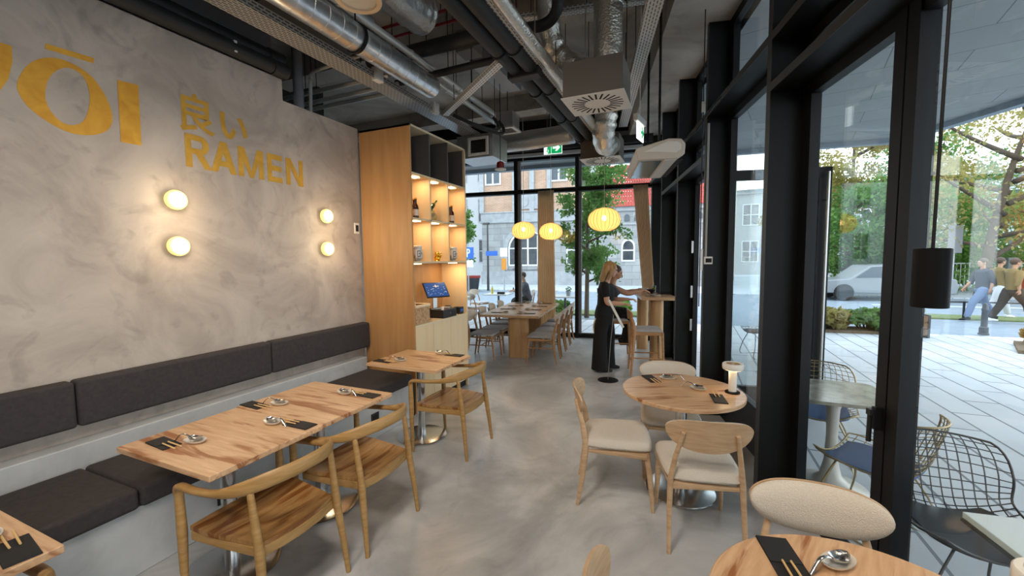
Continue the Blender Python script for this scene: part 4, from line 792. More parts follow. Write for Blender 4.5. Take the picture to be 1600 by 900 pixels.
# alarm pendant, smoke detectors, exit signs
t = thing('alarm_beacon', 'small dark red alarm hanging on a cord in front of the back window', 'alarm', (-2.45, 5.3, 2.92)); obj('body', MB().lathe([(.052, .02), (.055, .04), (.05, .10), (.03, .115)], 24), 'red_plastic', t, smooth=40); obj('base', MB().lathe([(.05, -.002), (.08, .004), (.08, .014), (.055, .022)], 28), 'white_enamel', t, smooth=40); obj('cord', MB().tube([(0, 0, .11), (0, 0, 1.67)], .004, 6), 'black_paint', t)
for x, y, z, lb in ((-1.75, 7.2, 3.55, 'round smoke detector below the end of the central black pipes'), (-.62, 4.3, 3.32, 'round smoke detector right of the nearer air diffuser')):
    t = thing('smoke_detector', lb, 'detector', (x, y, z)); obj('body', MB().lathe([(.03, -.03), (.045, -.025), (.05, 0), (.05, .012)], 24), 'white_enamel', t, smooth=40); obj('cord', MB().tube([(0, 0, .01), (0, 0, 4.6-z-.01)], .004, 6), 'black_paint', t)
t = thing('exit_sign', 'green exit sign with a running figure and white arrow', 'sign', (-2.17, 6.8, 3.545), radians(5))
obj('panel', MB().box(-.155, .155, 0, .012, -.1, .1), 'exit_white', t); obj('face', MB().box(-.15, -.03, -.002, 0, -.095, .095).box(-.025, .15, -.002, 0, -.095, .095), 'exit_green', t)
MX = Matrix.Translation((0, -.003, 0)) @ Matrix.Rotation(pi/2, 4, 'X')
obj('arrow', MB().prism([(.0, -.016), (.07, -.016), (.04, -.055), (.07, -.055), (.125, 0), (.07, .055), (.04, .055), (.07, .016), (.0, .016)], 0, .002, MX), 'exit_white', t)
obj('doorway', MB().box(-.145, -.075, -.0025, -.002, -.09, .09), 'exit_white', t)
obj('running_figure', MB().prism([(-.09, -.09), (-.075, -.09), (-.085, -.02), (-.06, -.05), (-.04, -.09), (-.03, -.085), (-.045, -.035), (-.065, .0), (-.06, .03), (-.035, .005), (-.03, .012), (-.055, .05), (-.085, .05), (-.115, .02), (-.108, .012), (-.085, .03), (-.1, -.01), (-.098, -.04), (-.13, -.05), (-.128, -.058), (-.095, -.055)], 0, .0015, MX).prism([(-.062+.015*cos(a*.7), .07+.015*sin(a*.7)) for a in range(9)], 0, .0015, MX), 'exit_green', t)
obj('housing', MB().box(-.155, .155, -.01, .03, .1, .16).tube([(-.1, .01, .16), (-.1, .01, 1.05)], .004, 6).tube([(.1, .01, .16), (.1, .01, 1.05)], .004, 6), 'grey_box', t)
t = thing('exit_sign', 'narrow lit emergency sign seen almost edge-on by the heater', 'sign', (-.50, 4.5, 3.0), radians(80)); obj('panel', MB().box(-.11, .11, 0, .01, -.11, .06), 'exit_white', t); obj('housing', MB().box(-.15, .15, -.012, .03, .06, .12).tube([(0, .01, .12), (0, .01, 1.59)], .005, 6), 'white_enamel', t); obj('arrow', MB().prism([(.0, -.04), (.05, -.04), (.02, -.08), (.05, -.08), (.1, -.025), (.05, .03), (.02, .03), (.05, -.01), (.0, -.01)], 0, .002, MX), 'exit_green', t)
# heater under the ceiling
t = thing('air_heater', 'cream box heater hung from the ceiling by the glass front', 'heater', FP(1.12, -.55, 2.60), FA)
prof = [(-.21, .07), (-.19, .0), (.16, .0), (.22, .04), (.225, .13), (.19, .178), (.08, .185), (-.21, .11)]
MH = Matrix.Rotation(pi/2, 4, 'X')   # (x, y) -> (x, z), depth along -y
obj('housing', MB().prism(prof, -.95, 0, MH), 'heater_cream', t, bevel=.01); obj('end_cap', MB().prism([(-.15, .075), (.14, .05), (.185, .08), (.185, .13), (.15, .155), (.07, .16)], 0, .008, MH), 'white_enamel', t, bevel=.004)
obj('glass_panel', MB().box(-.17, .03, .06, .9, -.004, .001), 'heater_glass', t); obj('reflector', MB().box(.05, .15, .03, .92, -.006, .001), 'white_enamel', t); obj('vent_strip', MB().box(.165, .215, .05, .9, -.002, .03, Matrix.Rotation(0, 4, 'Y')), 'slot_dark', t)
obj('bracket', MB().box(-.12, .2, .2, .26, .17, .21).tube([(.03, .23, .2), (.03, .23, 1.99)], .012, 8), 'black_paint', t); obj('bracket', MB().tube([(.0, .8, .17), (.0, .8, 1.99)], .012, 8), 'black_paint', t); obj('cable', MB().tube(spline([(.2, .05, .17), (.3, -.05, .22), (.42, -.1, .4), (.5, -.05, .5), (.54, .1, .52)], 6), .007, 6), 'rubber_black', t, smooth=True)
# hanging black cable with connector
t = thing('hanging_cable', 'thin black cable with a white plug hanging beside the glass front', 'cable', FP(1.45, -.1, 0)); obj('cable', MB().tube([(0, 0, 4.58), (.0, .02, 3.4), (0, 0, 3.15), (0, .01, 1.2)], .006, 6), 'rubber_black', t); obj('plug', MB().box(-.015, .015, -.015, .015, 3.1, 3.2), 'white_enamel', t, bevel=.003)
# door hardware on the second post
t = thing('wall_controller', 'small square white controller with a long white conduit on the dark post', 'controller', FP(1.70, .03, 1.66), FA); obj('housing', MB().box(-.03, .05, -.03, 0, -.04, .04), 'white_enamel', t, bevel=.004); obj('display', MB().box(-.018, .04, -.033, -.03, -.022, .022), 'slot_dark', t); obj('conduit', MB().tube([(-.015, -.012, .04), (-.015, -.012, 1.40)], .012, 8), 'conduit_white', t, smooth=40); obj('bracket', MB().box(-.06, -.045, -.02, -.005, -.11, .12), 'white_enamel', t)
# pumpkin lamps over the back tables
def pumpkin():
    t = thing('paper_pendant', 'x', 'lamp', group='ribbed round pendant lamps'); m = MB(); n = 24; P = []
    for j in range(15):
        a = radians(18+j*11.2); P.append((.228*abs(sin(a))**.8*(1-.10*(j/14)**2), -.16*cos(a)+.02))
    P = [(max(.05, r), z-.0) for r, z in P]
    for k in range(n):
        a0, a1 = 2*pi*(k+.04)/n, 2*pi*(k+.96)/n; vs = []
        for r, z in P:
            for q in range(4):
                a = a0+(a1-a0)*q/3; s_ = r*(1-.035*abs(q-1.5)/1.5); vs.append((s_*cos(a), s_*sin(a), z))
        m.add(vs, [(j*4+q, j*4+q+1, (j+1)*4+q+1, (j+1)*4+q) for j in range(len(P)-1) for q in range(3)])
    obj('lamp_shade', m, 'paper_shade', t, smooth=True)
    m = MB()
    for k in range(n):
        a = 2*pi*k/n; m.tube([(r*.985*cos(a), r*.985*sin(a), z) for r, z in P], .0024, 4)
    obj('rib', m, 'rib_wood', t); obj('bulb', MB().ell((0, 0, .04), (.032, .032, .038), 16, 10), 'bulb_hot', t, smooth=True); obj('socket', MB().lathe([(.02, .075), (.022, .16), (.012, .17)], 14), 'white_enamel', t); obj('cord', MB().tube([(0, 0, .165), (0, 0, 2.4)], .0035, 6), 'label_cream', t)
    return t
mm = mat('bulb_hot', '#fff0d0', .4, emit=22, emit_col='#ffe6b0')
mm = bpy.data.materials.new('paper_shade'); mm.use_nodes = True; q = mm.node_tree; q.nodes.clear(); MATS['paper_shade'] = mm
o_ = q.nodes.new('ShaderNodeOutputMaterial'); em = q.nodes.new('ShaderNodeEmission'); em.inputs[0].default_value = lin('#ffd084'); em.inputs[1].default_value = .2
tl = q.nodes.new('ShaderNodeBsdfTranslucent'); tl.inputs[0].default_value = lin('#ffdb9c'); df = q.nodes.new('ShaderNodeBsdfDiffuse'); df.inputs[0].default_value = lin('#f3d9a4'); tp = q.nodes.new('ShaderNodeBsdfTransparent'); tp.inputs[0].default_value = lin('#ffe6b8')
a1 = q.nodes.new('ShaderNodeMixShader'); a1.inputs[0].default_value = .5; a2 = q.nodes.new('ShaderNodeAddShader'); a3 = q.nodes.new('ShaderNodeMixShader'); a3.inputs[0].default_value = .18
q.links.new(tl.outputs[0], a1.inputs[1]); q.links.new(df.outputs[0], a1.inputs[2]); q.links.new(a1.outputs[0], a3.inputs[1]); q.links.new(tp.outputs[0], a3.inputs[2]); q.links.new(a3.outputs[0], a2.inputs[0]); q.links.new(em.outputs[0], a2.inputs[1]); q.links.new(a2.outputs[0], o_.inputs[0])
pk = pumpkin(); f_ = True
for p, lb in (((-2.87, 7.2, 2.195), 'ribbed paper pendant over the long table, left of the curtain'), ((-2.47, 7.6, 2.185), 'ribbed paper pendant over the long table, in front of the curtain'), ((-1.11, 5.78, 2.20), 'ribbed paper pendant hanging highest in the photo, near the waitress')):
    o = pk if f_ else dup(pk, p); f_ = False; o.location = p; o['label'] = lb
    light('lamp_glow', 'POINT', (0, 0, .03), 1.0, (1, .76, .42), o, shadow_soft_size=.04)
# black cylinder pendants
def cyl_pendant(loc, label, power=8, aim=True):
    t = thing('cylinder_pendant', label, 'lamp', loc, 0, 'black cylinder pendants'); x, y, z = loc
    obj('shade', MB().lathe([(.039, 0), (.0415, .001), (.0415, .168), (.038, .17), (.006, .172)], 32), 'black_paint', t, smooth=40); obj('diffuser', MB().lathe([(.034, .006), (.034, .008)], 24), 'lamp_white', t)
    obj('cord', MB().tube([(0, 0, .17), (.004, .0, 1.0), (0, .004, 4.58-z)], .0045, 8), 'rubber_black', t)
    light('lamp_beam', 'SPOT', (0, 0, .0), power, (1, .83, .62), t, spot_size=radians(120), spot_blend=.8, shadow_soft_size=.035)
    return t
cyl_pendant((.638, 1.58, 1.547), 'black cylinder pendant lamp hanging at the right in front of the glass')
# ================================================================ outside
G = -.05
struct('ground', MB().prism([(-60, -25), (60, -25), (60, 15.2), (-60, 12.0-.128*30)], G-.3, G, None), 'paving')
MR = Matrix.Rotation(radians(2), 4, 'Z')
struct('ground_2', MB().prism([(-60, 6.5), (60, 14.9), (60, 26), (-60, 19)], G-.4, G-.03), 'asphalt')
struct('ground_3', MB().prism([(3.0, 15.0), (60, 15.6), (60, 16.7), (3.0, 16.0)], G-.3, G+.005), 'grass')
struct('ground_4', MB().prism([(-60, 17.5), (60, 25.5), (60, 80), (-60, 80)], G-.4, G+.02), 'pavers_small')
for k, (x0, y0, x1, y1) in enumerate(((-30, 13.6, 3, 15.9), (-30, 11.6, 60, 18.6))):
    pass
tag(obj('road_marking', MB().prism([(6, 18.6), (40, 20.6), (40, 20.8), (6, 18.8)], G-.028, G-.024), 'road_line'), 'white line along the road seen through the right-hand glass', 'road marking')
struct('ground_5', MB().prism([(-4.6, 12.3), (-1.2, 12.7), (-1.2, 13.7), (-4.6, 13.3)], G-.1, G+.03), 'grass')
struct('ground_6', MB().prism([(2.4, 11.35), (4.2, 11.55), (4.2, 12.3), (2.4, 12.1)], G-.1, G+.06), 'soil')
struct('ground_7', MB().prism([(5.3, 10.1), (8.5, 9.9), (8.5, 11.1), (5.8, 11.2)], G-.1, G+.06), 'soil')

def quad_leaves(mb, c, r, n, size, rr, flat=1.0):
    for _ in range(n):
        while True:
            p = Vector((rr.uniform(-1, 1), rr.uniform(-1, 1), rr.uniform(-1, 1)))
            if p.length < 1: break
        q = Vector(c)+Vector((p.x*r, p.y*r, p.z*r*flat)); s = size*rr.uniform(.6, 1.3)
        a = Vector((rr.gauss(0, 1), rr.gauss(0, 1), rr.gauss(0, 1))).normalized(); b_ = a.cross(Vector((rr.gauss(0, 1), rr.gauss(0, 1), rr.gauss(0, 1)))).normalized()
        mb.add([tuple(q+a*s), tuple(q+b_*s*.5), tuple(q-a*s), tuple(q-b_*s*.5)], [(0, 1, 2, 3)])
def tree(label, loc, h, r, leaf, seed, n=60, per=60, size=.11, trunk=.13, clear=.28, blob=.3, group=None, cat='tree', lean=(0, 0), branches=9):
    rr = random.Random(seed); t = thing('street_tree' if cat == 'tree' else 'bush', label, cat, loc, 0, group)
    w = MB(); top = Vector((lean[0], lean[1], h*.85)); ends = []
    w.tube(spline([(0, 0, 0), (lean[0]*.2, lean[1]*.2, h*.3), (lean[0]*.6+.05*h*rr.uniform(-.3, .3), lean[1]*.6, h*.6), tuple(top)], 5), [trunk*(1-.85*i/15) for i in range(16)], 8)
    for k in range(branches):
        f = clear+(.9-clear)*k/max(1, branches-1); st = Vector((lean[0]*f, lean[1]*f, h*f*.85)); a = k*2.4+rr.random(); L = r*rr.uniform(.7, 1.0)*(1-.45*abs(f-.45))
        en = st+Vector((cos(a)*L, sin(a)*L, L*rr.uniform(.15, .6))); md = (st+en)*.5+Vector((0, 0, -.08*L+.1*L*rr.random()))
        w.tube(spline([tuple(st), tuple(md), tuple(en)], 4), [trunk*.5*(1-.8*i/8) for i in range(9)], 6); ends += [(st, en)]
    obj('trunk', w, 'bark', t, smooth=True)
    m = MB()
    for k in range(n):
        st, en = ends[k % len(ends)]; f = rr.uniform(.35, 1.1); c = st+(en-st)*f+Vector((rr.gauss(0, .14), rr.gauss(0, .14), rr.gauss(0, .12)))*r
        quad_leaves(m, c, r*blob*rr.uniform(.6, 1.2), per, size, rr, .7)
    obj('foliage', m, leaf, t); return t
def bush(label, loc, r, h, leaf, seed, n=26, per=70, size=.07, group=None):
    rr = random.Random(seed); t = thing('bush', label, 'bush', loc, 0, group); w = MB(); m = MB()
    for k in range(n):
        a = rr.random()*6.28; q = r*sqrt(rr.random())*.8; z = h*rr.uniform(.25, .85); w.tube([(q*.3*cos(a), q*.3*sin(a), 0), (q*cos(a), q*sin(a), z)], [.012, .005], 5); quad_leaves(m, (q*cos(a), q*sin(a), z), r*.32, per, size, rr, .8)
    obj('stem', w, 'bark', t); obj('foliage', m, leaf, t); return t
tree('slender green street tree in front of the back window, behind the waitress', (-2.78, 11.9, G), 5.6, 1.12, 'leaf', 3, n=150, per=75, size=.06, trunk=.075, clear=.22, blob=.27, lean=(.08, 0), branches=15)
tree('green tree at the left edge of the back window, in front of the white building', (-13.6, 22.5, G), 5.6, 1.4, 'leaf', 4, n=60, per=50, size=.12, trunk=.12, clear=.35)
gT = 'trees across the street on the right'
tree('dense green tree left of the dark sash post', (6.4, 23.0, G), 5.4, 2.2, 'leaf', 11, n=90, per=102, size=0.092, trunk=.16, clear=.15, group=gT)
tree('tall yellowing tree behind the dense green tree', (7.6, 27.0, G), 9.8, 3.6, 'leaf_autumn', 12, n=110, per=93, size=0.106, trunk=.2, clear=.25, blob=.2, group=gT)
tree('sparse autumn tree with bare branches, beyond the cylinder pendant', (10.6, 22.5, G), 8.6, 4.4, 'leaf_autumn', 13, n=120, per=47, size=0.086, trunk=.22, clear=.22, blob=.24, group=gT, lean=(1.2, 0), branches=13)
tree('rusty brown tree at the right edge of the photo', (14.6, 22.0, G), 8.2, 3.6, 'leaf_rust', 14, n=100, per=57, size=0.086, trunk=.2, clear=.25, blob=.26, group=gT, branches=12)
tree('bright green young tree between the autumn trees', (10.4, 26.5, G), 5.2, 2.6, 'leaf_bright', 15, n=80, per=93, size=0.099, trunk=.14, clear=.18, group=gT)
tree('bright green low tree far right behind the walkers', (14.8, 26.5, G), 5.0, 2.6, 'leaf_bright', 16, n=80, per=85, size=0.099, trunk=.14, clear=.18, group=gT)
tree('green tree farthest back between the two autumn trees', (13.0, 33.0, G), 9.5, 4.0, 'leaf', 17, n=90, per=76, size=0.132, trunk=.2, clear=.2, group=gT)
for k, (x, y, r, h, lf, lb) in enumerate(((2.9, 11.75, .45, .5, 'leaf_autumn', 'low leafy shrub in the soil strip, left'), (3.7, 11.9, .45, .45, 'leaf', 'low leafy shrub in the soil strip, right'), (6.2, 10.7, .5, .35, 'leaf_rust', 'low dry shrub at the right edge of the terrace'), (7.3, 10.5, .5, .35, 'leaf_autumn', 'low dry shrub farther along the right soil bed'), (-3.9, 12.8, .35, .3, 'leaf', 'small green shrub at the foot of the street tree, left'), (-2.0, 13.1, .4, .3, 'leaf_bright', 'small green shrub at the foot of the street tree, right'))): bush(lb, (x, y, G+.05), r, h, lf, 30+k)
for k in range(7): bush('section of clipped hedge behind the fence, %s from the left' % ('first', 'second', 'third', 'fourth', 'fifth', 'sixth', 'seventh')[k], (5.5+k*2.2, 28.0+.25*k, G), 1.2, 1.9, 'leaf_bright' if k % 2 else 'leaf', 50+k, n=30, per=50, size=.13, group='hedge sections across the street')
# fence across the street
for k in range(6):
    x = 5.0+k*2.7; y = 25.6+k*.18; t = thing('fence_section', 'section of pale metal fence across the street, %s from the left' % ('first', 'second', 'third', 'fourth', 'fifth', 'sixth')[k], 'fence', (x, y, G), radians(4), 'fence sections across the street')
    obj('post', MB().box(0, .28, -.14, .14, 0, 1.5).box(-.03, .31, -.17, .17, 1.5, 1.58), 'stone_plain', t); m = MB()
    for q in range(15): m.box(.36+q*.155, .385+q*.155, -.012, .012, .25, 1.35)
    obj('railing', m.box(.3, 2.68, -.02, .02, .2, .26).box(.3, 2.68, -.02, .02, 1.3, 1.35), 'frame_white', t)
# low rail, bollard, planter
t = thing('low_railing', 'low dark railing along the grass strip', 'railing', (5.0, 15.15, G), radians(1)); obj('rail', MB().tube([(0, 0, .45), (9, 0, .45)], .02, 8), 'wire_dark', t)
for k in range(6): obj('post', MB().tube([(.1+k*1.75, 0, 0), (.1+k*1.75, 0, .47)], .028, 8), 'wire_dark', t)
t = thing('bollard', 'short dark metal bollard on the pavement in front of the walkers', 'bollard', (5.87, 12.25, G)); obj('shaft', MB().lathe([(.075, 0), (.075, .16), (.055, .18), (.05, .52), (.058, .53), (.058, .56), (.05, .57), (.045, .64), (.03, .68), (.002, .69)], 20), 'wire_dark', t, smooth=40); obj('base_ring', MB().lathe([(.09, 0), (.09, .03), (.078, .04)], 20), 'wire_dark', t)
t = thing('planter_box', 'wooden planter box on the terrace beyond the sash post', 'planter', (4.3, 11.55, G+.001), radians(5)); obj('box', MB().box(-.28, .28, -.2, .2, .04, .46), 'planter_wood', t)
m = MB()
for k in range(3): m.box(-.3, .3, -.215, -.2, .06+k*.14, .17+k*.14)
obj('slat', m, 'planter_wood', t)
for sx in (-1, 1): obj('leg', MB().box(sx*.29-.02, sx*.29+.02, -.22, .22, 0, .48), 'wire_dark', t)
rr_ = random.Random(3); m = MB(); quad_leaves(m, (0, 0, .62), .26, 160, .06, rr_, .7); obj('foliage', m, 'leaf_autumn', t)
t = thing('sign_pole', 'slim grey pole with a blue-grey sign beyond the cylinder pendant', 'sign', (9.6, 22.2, G)); obj('pole', MB().tube([(0, 0, 0), (0, 0, 3.0)], .04, 8), 'stone_plain', t); obj('sign_plate', MB().box(-.22, .22, -.06, -.04, 1.8, 2.9), 'bulkhead_grey', t)
# cars
def car(label, loc, rz, m, grp=None):
    t = thing('car', label, 'car', loc, rz, grp)
    body = [(-2.1, .3), (-2.12, .62), (-2.0, .80), (-1.15, .88), (-.55, 1.38), (.75, 1.42), (1.5, 1.0), (2.05, .86), (2.12, .55), (2.05, .3)]
    obj('body', MB().prism(body, -.82, .82, Matrix.Rotation(pi/2, 4, 'X')), m, t, bevel=.05, segs=3)
    obj('window', MB().prism([(-1.0, .9), (-.5, 1.32), (.1, 1.35), (.1, .92)], -.825, .825, Matrix.Rotation(pi/2, 4, 'X')), 'pane_dark', t); obj('window', MB().prism([(.17, .92), (.17, 1.35), (.72, 1.36), (1.3, 1.0)], -.825, .825, Matrix.Rotation(pi/2, 4, 'X')), 'pane_dark', t)
    for x in (-1.35, 1.35):
        for y in (-.78, .78): obj('wheel', MB().lathe([(.2, -.1), (.31, -.1), (.33, -.06), (.33, .06), (.31, .1), (.2, .1)], 24, Matrix.Translation((x, y, .33)) @ Matrix.Rotation(pi/2, 4, 'X')), 'rubber_black', t, smooth=40)
    for y in (-.55, .55): obj('tail_light', MB().box(2.09, 2.13, y-.14, y+.14, .6, .75), 'car_red', t)
car('dark car on the road at the far right edge of the photo', (14.2, 20.5, G-.03), radians(5), 'car_dark'); car('pale car on the road seen through the glass left of the sash post', (6.8, 20.9, G-.03), radians(4), 'car_white'); car('reddish car parked beyond the road behind the walkers', (14.0, 24.3, G-.03), radians(3), 'car_red')
# ---- outdoor furniture near the glass
def wire_chair(label, loc, rz, cushion='cushion_blue', wire='wire_brass'):
    t = thing('wire_chair', label, 'chair', loc, rz, 'wire mesh chairs on the terrace')
    pr = spline([(.25, 0, .425), (.10, 0, .405), (-.08, 0, .40), (-.19, 0, .44), (-.245, 0, .56), (-.29, 0, .70), (-.315, 0, .79)], 8); K = len(pr)-1
    def sf(u, v):
        f = v*K; i = min(K-1, int(f)); p = pr[i].lerp(pr[i+1], f-i); w = .245+.03*sin(pi*v)-.05*max(0, (v-.8)/.2)**2-.04*max(0, (.12-v)/.12)**2
        bk = max(0, min(1, (p.z-.42)/.2)); a = u*u
        return (p.x+.10*a*bk, u*w, p.z+.07*a*(1-bk))
    m = MB()
    for k in range(1, 13):
        u = -1+2*k/13; m.tube([sf(u, j/20) for j in range(21)], .0031, 4)
    for k in range(1, 18): m.tube([sf(-1+2*j/14, k/18) for j in range(15)], .0031, 4)
    obj('wire_shell', m, wire, t); R = [sf(-1, j/20) for j in range(21)]+[sf(-1+2*j/14, 1) for j in range(1, 15)]+[sf(1, 1-j/20) for j in range(1, 21)]+[sf(1-2*j/14, 0) for j in range(1, 14)]
    obj('rim', MB().tube(R, .0058, 6, closed=True), wire, t, smooth=True)
    obj('seat_pad', MB().shell(lambda u, v: ((.235-.42*u, (v*2-1)*.21*(1-.25*abs(u*2-1)**4), .425+.018*max(0, (1-abs(u*2-1)**4)*(1-abs(v*2-1)**4))+.03*(v*2-1)**2), (.235-.42*u, (v*2-1)*.21*(1-.25*abs(u*2-1)**4), .412+.03*(v*2-1)**2)), 12, 12, 0), cushion, t, smooth=70)
    for s in (-1, 1): obj('leg', MB().tube(spline([(.16, .12*s, .41), (.21, .22*s, .2), (.23, .24*s, .008), (.0, .24*s, .008), (-.22, .24*s, .008), (-.2, .22*s, .2), (-.12, .12*s, .41)], 4), .0065, 6), wire, t, smooth=True)
    obj('cross_bar', MB().tube([(.16, -.12, .405), (.16, .12, .405)], .006, 6).tube([(-.12, -.12, .405), (-.12, .12, .405)], .006, 6), wire, t)
    return t
wire_chair('brass wire chair with a blue pad behind the outdoor pedestal table', (1.02, 4.22, G), radians(-100))
wire_chair('brass wire chair with a light blue pad turned to the outdoor pedestal table', (1.10, 3.24, G), radians(138))
wire_chair('dark wire chair with a slate pad facing the white outdoor table', (1.24, 2.62, G), radians(-86), 'cushion_slate', 'wire_dark')
wire_chair('wire chair far along the terrace seen through the second glass bay', (1.15, 8.3, G), radians(200), 'cushion_slate', 'wire_dark')
t = thing('pedestal_table', 'outdoor table with a trumpet base and a dark marble top, behind the sash', 'table', (1.0, 3.74, G))
obj('base', MB().lathe([(.24, 0), (.235, .012), (.13, .04), (.07, .09), (.045, .2), (.036, .4), (.042, .6), (.07, .70), (.075, .715)], 40), 'tulip', t, smooth=True); obj('tabletop', MB().prism(rounded_rect(.62, .62, .08, 6), .715, .74), 'marble', t, bevel=.003)
t = thing('outdoor_table', 'white stone-topped outdoor table at the lower right edge', 'table', (1.41, 1.87, G), radians(8)); obj('tabletop', MB().box(-.35, .35, -.35, .35, .70, .725), 'stone_top', t, bevel=.003); obj('edge_frame', MB().ring([(-.352, -.352), (.352, -.352), (.352, .352), (-.352, .352)], [(-.33, -.33), (.33, -.33), (.33, .33), (-.33, .33)], .685, .70), 'wire_dark', t); obj('column', MB().tube([(0, 0, .01), (0, 0, .69)], .035, 14), 'wire_dark', t); obj('base_plate', MB().lathe([(.22, 0), (.22, .012), (.05, .02)], 30), 'wire_dark', t)
# ---- terrace behind the back window
def bistro(label, loc, rz=0):
    t = thing('terrace_table', label, 'table', loc, rz, 'pale terrace tables behind the back window'); obj('tabletop', MB().box(-.35, .35, -.35, .35, .72, .75), 'stone_top', t, bevel=.003); obj('column', MB().tube([(0, 0, .01), (0, 0, .72)], .03, 12), 'wire_dark', t); obj('base_plate', MB().lathe([(.2, 0), (.2, .012), (.04, .02)], 24), 'wire_dark', t); return t
bistro('pale terrace table with a yellow bottle behind the left window bay', (-5.05, 10.7, G), .1); bistro('pale terrace table at the left edge of the window, nearer', (-5.75, 9.35, G), .1); bistro('pale terrace table behind the curtain, under the street tree', (-3.05, 10.6, G), .1)
t = thing('bottle', 'yellow bottle standing on the terrace table outside', 'bottle', (-5.2, 10.6, G+.751)); obj('body', MB().lathe([(.03, 0), (.032, .01), (.032, .14), (.012, .18), (.012, .2)], 16), 'yellow_plastic', t, smooth=40); obj('cap', MB().lathe([(.013, .2), (.013, .22)], 12), 'white_enamel', t)
t = thing('napkin_box', 'dark napkin box on the terrace table outside', 'box', (-4.9, 10.55, G+.751), .1); obj('body', MB().box(-.1, .1, -.05, .05, 0, .05), 'plastic_black', t); obj('lid', MB().box(-.102, .102, -.052, .052, .05, .06), 'plastic_black', t)
t = thing('plant_pot', 'small pale pot on the terrace table under the street tree', 'pot', (-2.95, 10.55, G+.751)); obj('pot', MB().lathe([(.05, 0), (.075, .14), (.068, .14), (.045, .01)], 18), 'stone_plain', t, smooth=40); rr_ = random.Random(8); m = MB(); quad_leaves(m, (0, 0, .18), .08, 40, .03, rr_); obj('foliage', m, 'leaf', t)
for k, (p, rz, lb) in enumerate((((-5.9, 11.15, G), radians(-20), 'white terrace chair at the left edge of the back window'), ((-4.05, 10.75, G), radians(180), 'white terrace chair right of the table with the yellow bottle'), ((-5.45, 10.05, G), radians(80), 'terrace chair with a brown back in front of the yellow bottle'))):
    c = dup(dc, p, rz, lb, 'terrace chairs outside the back window')
# street lamp, signs, scooter, box
t = thing('street_lamp', 'tall slim street lamp in front of the stone building', 'lamp', (-10.2, 20.3, G)); obj('pole', MB().tube([(0, 0, 0), (0, 0, 3.6)], [.07, .04], 10), 'wire_dark', t); obj('lamp_head', MB().box(-.25, .1, -.08, .08, 3.6, 3.7), 'wire_dark', t, bevel=.02)
t = thing('street_sign', 'blue parking sign with a white P left in the back window', 'sign', (-9.85, 17.5, G), radians(10)); obj('pole', MB().tube([(0, .02, 0), (0, .02, 2.5)], .025, 8), 'stone_plain', t); obj('sign_plate', MB().box(-.28, .28, -.01, .0, 1.75, 2.3), 'sign_blue', t); obj('sign_letter', MB().prism([(-.08, 1.83), (-.02, 1.83), (-.02, 2.0), (.04, 2.0), (.1, 2.06), (.1, 2.17), (.04, 2.23), (-.08, 2.23)], .012, .016, Matrix.Rotation(pi/2, 4, 'X')), 'sign_white', t); obj('sign_letter', MB().prism([(-.02, 2.05), (.03, 2.05), (.045, 2.08), (.045, 2.15), (.03, 2.18), (-.02, 2.18)], .016, .018, Matrix.Rotation(pi/2, 4, 'X')), 'sign_blue', t)
obj('sign_plate', MB().box(-.25, .25, -.01, .0, 1.35, 1.68), 'sign_white', t)
t = thing('street_sign', 'small blue street sign and orange plate on a pole near the lamp', 'sign', (-9.1, 20.0, G), radians(8)); obj('pole', MB().tube([(0, .03, 0), (0, .03, 3.0)], .035, 8), 'stone_plain', t); obj('sign_plate', MB().box(-1.0, -.35, -.01, 0, 1.9, 2.15), 'sign_blue', t); obj('sign_plate', MB().box(-.13, .13, -.01, 0, 1.15, 1.75), 'sign_orange', t); obj('bracket', MB().box(-.4, .02, -.0, .02, 2.0, 2.04), 'stone_plain', t); obj('sign_plate', MB().box(-.2, .2, -.01, 0, 1.85, 2.3), 'sign_white', t)
t = thing('kick_scooter', 'pale kick scooter parked across the street', 'scooter', (-8.7, 20.6, G+.02), radians(100)); obj('deck', MB().box(-.45, .4, -.07, .07, .1, .14), 'frame_white', t); obj('stem', MB().tube([(.42, 0, .1), (.36, 0, 1.15)], .025, 8), 'frame_white', t); obj('handlebar', MB().tube([(.36, -.25, 1.15), (.36, .25, 1.15)], .02, 8), 'wire_dark', t)
for x in (-.5, .45): obj('wheel', MB().lathe([(.05, -.025), (.1, -.02), (.1, .02), (.05, .025)], 18, Matrix.Translation((x, 0, .1)) @ Matrix.Rotation(pi/2, 4, 'X')), 'rubber_black', t)
t = thing('utility_cabinet', 'pale utility cabinet at the left edge of the back window', 'cabinet', (-10.8, 17.8, G), radians(8)); obj('body', MB().box(-.42, .42, -.2, .2, 0, 1.55), 'frame_white', t, bevel=.01); obj('door', MB().box(-.38, -.01, -.215, -.2, .1, 1.5), 'frame_white', t); obj('door', MB().box(.01, .38, -.215, -.2, .1, 1.5), 'frame_white', t)
t = thing('street_planter', 'dark round planter with a reddish rim beside the stone corner', 'planter', (-10.9, 19.8, G)); obj('pot', MB().lathe([(.3, 0), (.42, .8), (.36, .8), (.3, .6), (.01, .6)], 24), 'wire_dark', t, smooth=40); obj('rim_band', MB().lathe([(.41, .72), (.44, .72), (.45, .84), (.41, .84)], 24), 'car_red', t)
